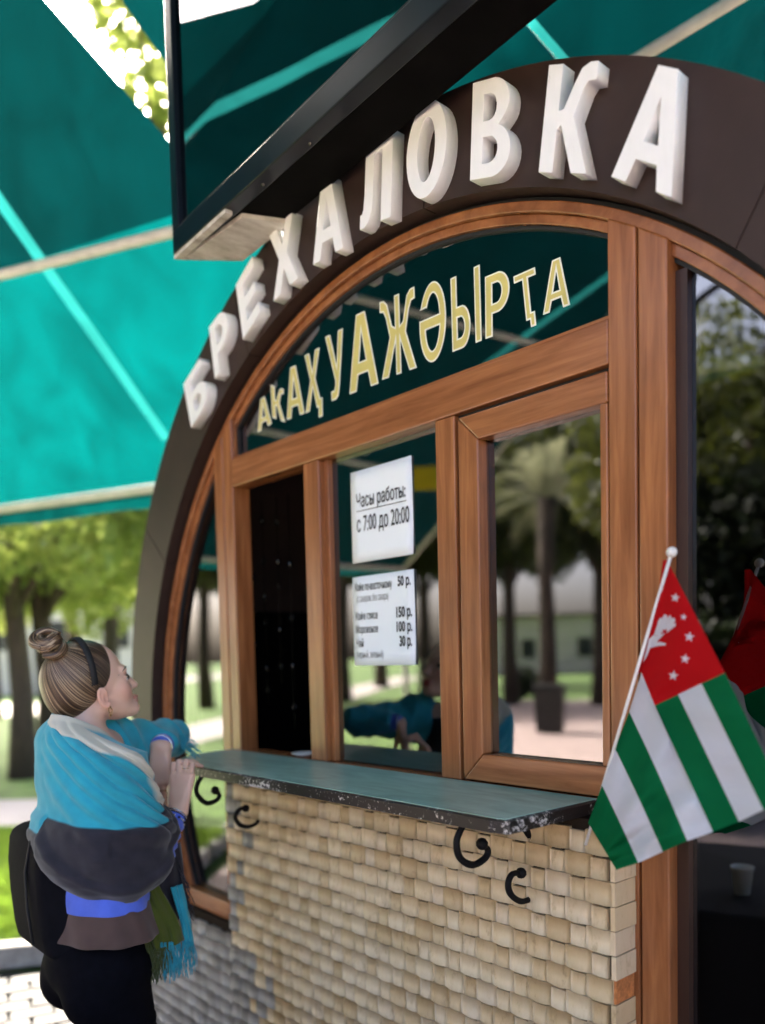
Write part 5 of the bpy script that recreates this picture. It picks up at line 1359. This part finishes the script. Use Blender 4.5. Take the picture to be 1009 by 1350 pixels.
# earring: hoop and drop
b = MB(); ec = hp(.004, .083, -.092)
b.tube([Vector(ec) + hU * .008 * math.cos(t_ * PI / 8) + hF * .005 * math.sin(t_ * PI / 8) for t_ in range(17)], .0012, M['gold'], 6, cap=False); b.ball(Vector(ec) - PZ * .014, .0036, M['gold'], 10); b.ball(Vector(ec) + PZ * .010, .0028, M['gold'], 8); wb('earring', b)
# ---- shawl: rings round the trunk, traced from back and front outline
zs_ = lambda y: at(130, y, 2.32 - .20 * min(1, max(0, (y - 940) / 60))).z
ROWS = [(938, 82, 150, .066), (946, 78, 156, .080), (954, 72, 162, .112), (963, 66, 170, .152), (975, 62, 180, .190), (990, 60, 189, .215), (1010, 59, 188, .224), (1035, 60, 191, .230), (1060, 61, 195, .236), (1085, 62, 203, .240), (1098, 60, 210, .242), (1115, 57, 214, .244), (1135, 56, 214, .244), (1155, 59, 209, .240), (1170, 66, 201, .234), (1182, 76, 190, .222), (1191, 88, 178, .204), (1198, 104, 160, .186)]
def row_at(y):
    for a, b_ in zip(ROWS[:-1], ROWS[1:]):
        if y <= b_[0]:
            u = (y - a[0]) / (b_[0] - a[0]); return [a[i] + (b_[i] - a[i]) * u for i in range(1, 4)]
    return ROWS[-1][1:]
NA, NR = 220, 150
def shawl_pt(y, th, lift=0.0):
    """th 0 = front, 90 deg = her right (camera side)"""
    bk, fr, hw = row_at(y); hw *= .88; z = zs_(y); px_m = 468.0
    c = ((bk + fr) / 2 - 130) / (px_m * .936); wd = (fr - bk) / 2 / px_m; a = math.sqrt(max(.0016, wd * wd - (.34 * hw) ** 2)) / .936
    ct, st = math.cos(th), math.sin(th); e = .86
    f = c + (a + lift) * math.copysign(abs(ct) ** e, ct); s_ = (hw + lift) * math.copysign(abs(st) ** e, st)
    return f, s_, z
FOLDS = [((958, 120), (1080, 26), 5, .012), ((962, 138), (1096, 34), 6, .013), ((966, 152), (1108, 44), 7, .012), ((972, 166), (1112, 60), 8, .010), ((985, 176), (1112, 84), 9, .008), ((975, 110), (1060, 36), 4, .008), ((1000, 182), (1116, 120), 10, .006), ((964, 96), (1040, 40), 4, .009), ((1040, 90), (1116, 38), 5, .008)]
def fold(y, th):
    t = math.degrees(th); d = 0.0
    for (y0, t0), (y1, t1), wd, am in FOLDS:
        u = (y - y0) / (y1 - y0)
        if -.15 < u < 1.15:
            tc = t0 + (t1 - t0) * u + 7 * math.sin(u * PI) ; e = max(0, min(1, (u + .15) / .3)) * max(0, min(1, (1.15 - u) / .25)); x = (t - tc) / wd
            d += am * e * (math.exp(-x * x) - .45 * math.exp(-((x - 1.5) ** 2)))
    if y > 1105: d += .005 * math.sin(t * .12 + y * .05) * min(1, (y - 1105) / 30)
    d += .006 * noise.noise(Vector((t * .02, y * .023, 3.3))) + .0022 * noise.noise(Vector((t * .09, y * .06, 9.3)))
    return d
def dark_f(y, th):       # > 0 : charcoal; front and far side painted charcoal for shade
    t = math.degrees(th)
    lim = 1094 + .13 * max(-60, min(110, 120 - t))
    if t < 60 and t > -90: lim -= (60 - t) * 1.5 if t > 12 else 72
    return max((y - lim) / 462, min((13 - t), (t + 135)) * .004)
CK = [(938, 172, 40), (948, 146, 38), (958, 120, 27), (975, 98, 17), (1000, 78, 12), (1030, 58, 9.5), (1060, 42, 7), (1085, 33, 1), (1100, 30, -6)]
def cream_f(y, th):
    t = math.degrees(th)
    for a_, b_ in zip(CK[:-1], CK[1:]):
        if y <= b_[0] or b_ is CK[-1]:
            u = min(1, max(0, (y - a_[0]) / (b_[0] - a_[0]))); u = u * u * (3 - 2 * u) * .3 + u * .7
            c = a_[1] + (b_[1] - a_[1]) * u; wdt = a_[2] + (b_[2] - a_[2]) * u; break
    return max((wdt - abs(t - c)) * .002, min((951 - y) * .0012, (t - 8) * .002, (225 - t) * .002))
vs = []; da = []; ca = []
for r_ in range(NR + 1):
    y = 938 + 260 * r_ / NR
    for a in range(NA):
        th = -PI + 2 * PI * a / NA
        dk, cr = dark_f(y, th), cream_f(y, th); t = math.degrees(th)
        l = fold(y, th) + (.008 * max(0, min(1, cr / .02 + .5)) if cr > -.02 else 0)
        # rolled lower band (the cloth doubled under the arm) and the ridge where the colours meet
        yl = 1086 + 90 * math.sin(max(0, min(1, (t - 14) / 172)) * PI) ** .8; g1 = (y - yl) / 4; l += .017 / (1 + math.exp(-max(-30, min(30, g1)))) + .005 * math.exp(-((g1 - 1) / 1.6) ** 2)
        if dk > 0: l += .006 * min(1, dk / .01)
        g2 = (y - (1124 + .30 * (100 - t))) / 10
        if 10 < t < 110: l -= .008 * math.exp(-g2 * g2)
        f, s_, z = shawl_pt(y, th, l)
        drop = -.10 * ((1 + math.cos(th)) / 2) ** 1.6 * max(0, 1 - (y - 938) / 70)
        if y > 1120 and t > 60: drop = -.004 * (y - 1120) / 78 * math.sin((t - 60) / 120 * PI) if t < 180 else 0
        p = WO + PF * f + PS * s_; vs.append((p.x, p.y, z + drop)); da.append(dk); ca.append(cr)
fs = [(r_ * NA + a, (r_ + 1) * NA + a, (r_ + 1) * NA + (a + 1) % NA, r_ * NA + (a + 1) % NA) for r_ in range(NR) for a in range(NA)]
b = MB(); b.add(vs, fs, M['shawl']); me = b.mesh('shawl'); me.polygons.foreach_set('use_smooth', [True] * len(me.polygons)); setattr_f(me, 'dark', da); setattr_f(me, 'cream', ca)
shawl = wl('shawl', me); sm = shawl.modifiers.new('thick', 'SOLIDIFY'); sm.thickness = .004; sm.offset = -1
# loose flap over the backpack and the sling of cloth round the right forearm
def ribbon(name, A_, B_, m, parent, thick=.005, n=10, sag=.0, wave=0.0):
    P, Q = smooth_path([Vector(p) for p in A_], n), smooth_path([Vector(p) for p in B_], n); N_ = len(P); K = 14; vs = []; 
    for i in range(N_):
        for j in range(K + 1):
            u = j / K; p = P[i].lerp(Q[i], u); bulge = math.sin(u * PI) * sag
            p = p - FW * (bulge + wave * math.sin(u * 9 + i * .25) * .5 + wave * .5 * math.sin(u * 21 - i * .1)); vs.append(p)
    b = MB(); b.add(vs, [(i * (K + 1) + j, i * (K + 1) + j + 1, (i + 1) * (K + 1) + j + 1, (i + 1) * (K + 1) + j) for i in range(N_ - 1) for j in range(K)], m)
    o = wb(name, b, parent); s_ = o.modifiers.new('thick', 'SOLIDIFY'); s_.thickness = thick; s_.offset = 0; return o
# left sleeve and shawl end over the counter
L_ = SDF(npv(SLp) - .35, npv(ELp) + .35, .006)
L_.chain([npv(SLp - PZ * .02), npv(ELp + PZ * .012)], [.085, .060], .03); L_.chain([npv(ELp + PZ * .012), npv(WLp.lerp(ELp, .30) + PZ * .006)], [.058, .042], .02); L_.cap(npv(SLp), npv(CHS - PS * .08), .085, .10, .05)
gx_ = np.meshgrid(*[L_.lo[i] + L_.h * np.arange(L_.n[i]) for i in range(3)], indexing='ij'); ax0 = npv((ELp - SLp).normalized()); ta_ = sum((gx_[i] - npv(SLp)[i]) * ax0[i] for i in range(3))
za_ = gx_[2] - SLp.z; wv_ = np.sin(ta_ * 38 + za_ * 22 + .8 * np.sin(ta_ * 23)); L_.F -= (.009 * (1 - np.abs(wv_)) ** 1.4 - .003 + .002 * np.sin(ta_ * 70 - za_ * 30)).astype(np.float32)
lm = L_.mesh('shawl_sleeve', M['shawl']); co = np.zeros(len(lm.vertices) * 3); lm.vertices.foreach_get('co', co); co = co.reshape(-1, 3)
tq_ = np.clip(((co - npv(SLp)) @ npv(ELp - SLp)) / (ELp - SLp).length_squared, 0, 1.2); ax_ = npv(SLp)[None] + tq_[:, None] * npv(ELp - SLp)[None]
setattr_f(lm, 'dark', (co - ax_) @ npv((PF * .92 - PS * .40)) - .010); setattr_f(lm, 'cream', np.full(len(co), -.1)); wl('shawl_sleeve', lm, shawl)  # kiosk-facing side painted charcoal to stand in for shade
L2 = SDF(npv(WLp) - .16, npv(WLp) + .20, .004); L2.chain([npv(WLp.lerp(ELp, .08) + PZ * .002), npv(WLp.lerp(ELp, .45) + PZ * .004)], [.034, .042], .01); wl('cuff', L2.mesh('cuff', M['blue']))
def ringband(name, c, ax, r_, tr, m, parent=woman, n=28, sq=1.0):
    ax = Vector(ax).normalized(); u = ax.orthogonal().normalized(); v_ = ax.cross(u); b = MB()
    b.tube([Vector(c) + (u * math.cos(2 * PI * i / n) + v_ * math.sin(2 * PI * i / n) * sq) * r_ for i in range(n + 1)], tr, m, 8, cap=False); return wb(name, b, parent)
axL = (WLp - ELp); ringband('bracelet', WLp + axL.normalized() * -.004, axL, .033, .0035, M['silver'])
axR = (WRp - ERp).normalized()
R2 = SDF(npv(ERp) - .20, npv(WRp) + .16, .0045); R2.chain([npv(ERp), npv(ERp.lerp(WRp, .80))], [.050, .035], .02); R2.chain([npv(ERp), npv(SRp.lerp(ERp, .7))], [.050, .046], .02)
gx_ = np.meshgrid(*[R2.lo[i] + R2.h * np.arange(R2.n[i]) for i in range(3)], indexing='ij'); tt_ = sum((gx_[i] - npv(ERp)[i]) * npv(axR)[i] for i in range(3))
R2.F -= (.003 * np.sin(tt_ * 170 + gx_[2] * 60)).astype(np.float32); wl('sleeve', R2.mesh('sleeve', M['blue']))
for q_, (mm_, tr) in enumerate((('silver', .0024), ('lace', .0036), ('silver', .0020))): ringband('bracelet', WRp - axR * (.008 + .009 * q_), axR, .0305 + .001 * q_, tr, M[mm_])
b = MB()
for q_ in range(14):
    a = 2 * PI * q_ / 14; u = axR.orthogonal().normalized(); v_ = axR.cross(u); b.ball(WRp - axR * .0265 + (u * math.cos(a) + v_ * math.sin(a)) * .033, .0042, M['silver'] if q_ % 2 else M['lace'], 8)
wb('bead_bracelet', b)
ringband('ring', kl[2] - PZ * .024 + FW * .002, PZ, .0092, .0016, M['gold']); ringband('ring', kk[2].lerp(at(245.5, 1004, 2.492), .55), PZ, .0094, .0016, M['gold'])
b = MB(); b.ball(kk[2].lerp(at(245.5, 1004, 2.492), .55) - FW * .0105, .0030, M['silver'], 8); wb('ring_stone', b)
# ---- shirts and trousers
def rings(name, rows, m, thick=.003, fold_=None, n=96):
    vs = []; fs = []
    for r_, (y, bk, fr, hw) in enumerate(rows):
        z = zs_(y); c = ((bk + fr) / 2 - 130) / (468 * .936); wd = (fr - bk) / 2 / 468; a = math.sqrt(max(.002, wd * wd - (.34 * hw) ** 2)) / .936
        for q_ in range(n):
            th = 2 * PI * q_ / n; l = fold_(y, th) if fold_ else 0; p = WO + PF * (c + (a + l) * math.cos(th)) + PS * ((hw + l) * math.sin(th)); vs.append((p.x, p.y, z))
    for r_ in range(len(rows) - 1):
        for q_ in range(n): fs.append((r_ * n + q_, (r_ + 1) * n + q_, (r_ + 1) * n + (q_ + 1) % n, r_ * n + (q_ + 1) % n))
    b = MB(); b.add(vs, fs, m); o = wb(name, b); s_ = o.modifiers.new('thick', 'SOLIDIFY'); s_.thickness = thick; s_.offset = -1
    sb = o.modifiers.new('sub', 'SUBSURF'); sb.levels = sb.render_levels = 2; return o
rings('blue_shirt', [(1140, 72, 182, .170), (1170, 70, 185, .178), (1195, 68, 188, .186), (1213, 67, 189, .192), (1217, 67, 189, .192)], M['blue'], fold_=lambda y, th: .0025 * math.sin(th * 9 + y * .08))
rings('brown_shirt', [(1200, 72, 185, .182), (1220, 67, 190, .192), (1238, 63, 195, .205), (1252, 59, 201, .215), (1258, 58, 202, .217)], M['brown'], fold_=lambda y, th: .0045 * math.sin(th * 11 + .05 * y) * (y - 1195) / 60)
T_ = SDF(lo, np.array([hi[0], hi[1], PEL.z + .16]), .006)
T_.ell(npv(PEL - PZ * .015 - PF * .0), (.140, .180, .120), [npv(PF), npv(PS), (0, 0, 1)], .03)
for hp_, kn, an, sg in ((hipR, kneeR, ankR, 1), (hipL, kneeL, ankL, -1)):
    T_.ell(npv(hp_ - PF * .035 - PZ * .045), (.098, .088, .098), [npv(PF), npv(PS), (0, 0, 1)], .03)
    T_.cap(npv(hp_), npv(kn), .098, .068, .03); T_.cap(npv(kn), npv(an + PZ * .01), .066, .050, .02)
gx_ = np.meshgrid(*[T_.lo[i] + T_.h * np.arange(T_.n[i]) for i in range(3)], indexing='ij')
T_.F -= (.0022 * np.sin(gx_[2] * 150 + gx_[0] * 40 + 2 * np.sin(gx_[1] * 30)) * (gx_[2] < .68)).astype(np.float32)
wl('trousers', T_.mesh('trousers', M['black_cloth']))
for an in (ankR, ankL):
    S__ = SDF(npv(an) - .26, npv(an) + .26, .006); S__.cap(npv(an - PF * .035 - PZ * .048), npv(an + PF * .13 - PZ * .056), .038, .034, .02); S__.cap(npv(an - PZ * .01), npv(an - PZ * .05), .042, .042, .02); wl('shoe', S__.mesh('shoe', M['lace']))
# ---- hanging end of the shawl with a long fringe
ribbon('shawl_end', [at(196, 1135, 2.34), at(190, 1170, 2.33), at(186, 1205, 2.31), at(196, 1245, 2.30)], [at(238, 1110, 2.44), at(242, 1150, 2.43), at(244, 1180, 2.42), at(238, 1210, 2.41)], M['char'], shawl, sag=.02, wave=.012)
ribbon('shawl_end', [at(182, 1165, 2.30), at(186, 1200, 2.29), at(196, 1235, 2.28), at(203, 1255, 2.28)], [at(206, 1160, 2.31), at(222, 1190, 2.30), at(236, 1215, 2.31), at(242, 1240, 2.32)], M['olive'], shawl, sag=.018, wave=.012)
ribbon('shawl_end', [at(226, 1170, 2.36), at(234, 1200, 2.35), at(240, 1225, 2.34), at(243, 1245, 2.33)], [at(240, 1165, 2.40), at(248, 1200, 2.38), at(253, 1225, 2.37), at(255, 1248, 2.36)], M['turq'], shawl, sag=.008, wave=.006)
def fringe(name, m, tops, bots, n, r_=.0013):
    b = MB()
    for i in range(n):
        u = (i + random.uniform(-.4, .4)) / n; u = min(1, max(0, u)); j = min(int(u * (len(tops) - 1)), len(tops) - 2); f = u * (len(tops) - 1) - j
        p = tops[j].lerp(tops[j + 1], f) - FW * random.uniform(-.006, .022); q_ = bots[j].lerp(bots[j + 1], f) + RX * random.uniform(-.012, .012) + PZ * random.uniform(-.02, .035) - FW * random.uniform(-.008, .02)
        md = p.lerp(q_, .5) + RX * random.uniform(-.007, .007); b.tube(smooth_path([p, md, q_], 3), r_, m, 4)
    return stuff(wb(name, b, shawl))
fringe('fringe', M['olive'], [at(190, 1215, 2.285), at(203, 1250, 2.28), at(222, 1246, 2.29)], [at(198, 1285, 2.28), at(208, 1290, 2.28), at(226, 1278, 2.29)], 70)
fringe('fringe', M['turq'], [at(215, 1240, 2.295), at(230, 1240, 2.30), at(255, 1240, 2.36)], [at(216, 1288, 2.29), at(234, 1284, 2.30), at(258, 1276, 2.36)], 80)
fringe('fringe', M['char'], [at(234, 1125, 2.43), at(242, 1165, 2.42), at(244, 1195, 2.42)], [at(246, 1165, 2.42), at(252, 1195, 2.42), at(252, 1215, 2.42)], 34)
fringe('fringe', M['turq'], [at(222, 958, 2.70), at(238, 972, 2.66), at(240, 985, 2.60)], [at(250, 984, 2.68), at(262, 990, 2.64), at(258, 993, 2.58)], 40)
# ---- backpack hanging on her back
pk = [(36, 1094), (50, 1090), (72, 1084), (92, 1120), (92, 1200), (80, 1250), (60, 1253), (43, 1252), (36, 1225), (30, 1180), (27, 1140), (29, 1110)]
b = MB(); b.prism(pk, lambda p: at(p[0], p[1], 2.30) + PS * .13, lambda p: at(p[0], p[1], 2.30) - PS * .13, M['navy'])
bo = thing('backpack', 'black backpack worn on the womans back under the shawl', 'backpack', (WO.x, WO.y, 0)); o = wb('bag', b, bo, False); bv = o.modifiers.new('bevel', 'BEVEL'); bv.width = .022; bv.segments = 4; bv.limit_method = 'ANGLE'; bv.angle_limit = R(35); smoothed(o)
b = MB(); b.tube([at(52, 1100, 2.24), at(40, 1110, 2.25), at(33, 1150, 2.26), at(36, 1200, 2.25), at(44, 1246, 2.24)], .004, M['lace'], 6); wb('zip', b, bo)
b = MB(); b.tube([at(60, 1095, 2.22), at(78, 1085, 2.20), at(70, 1050, 2.25)], .012, M['lace'], 8, flat=.3); wb('strap', b, bo)
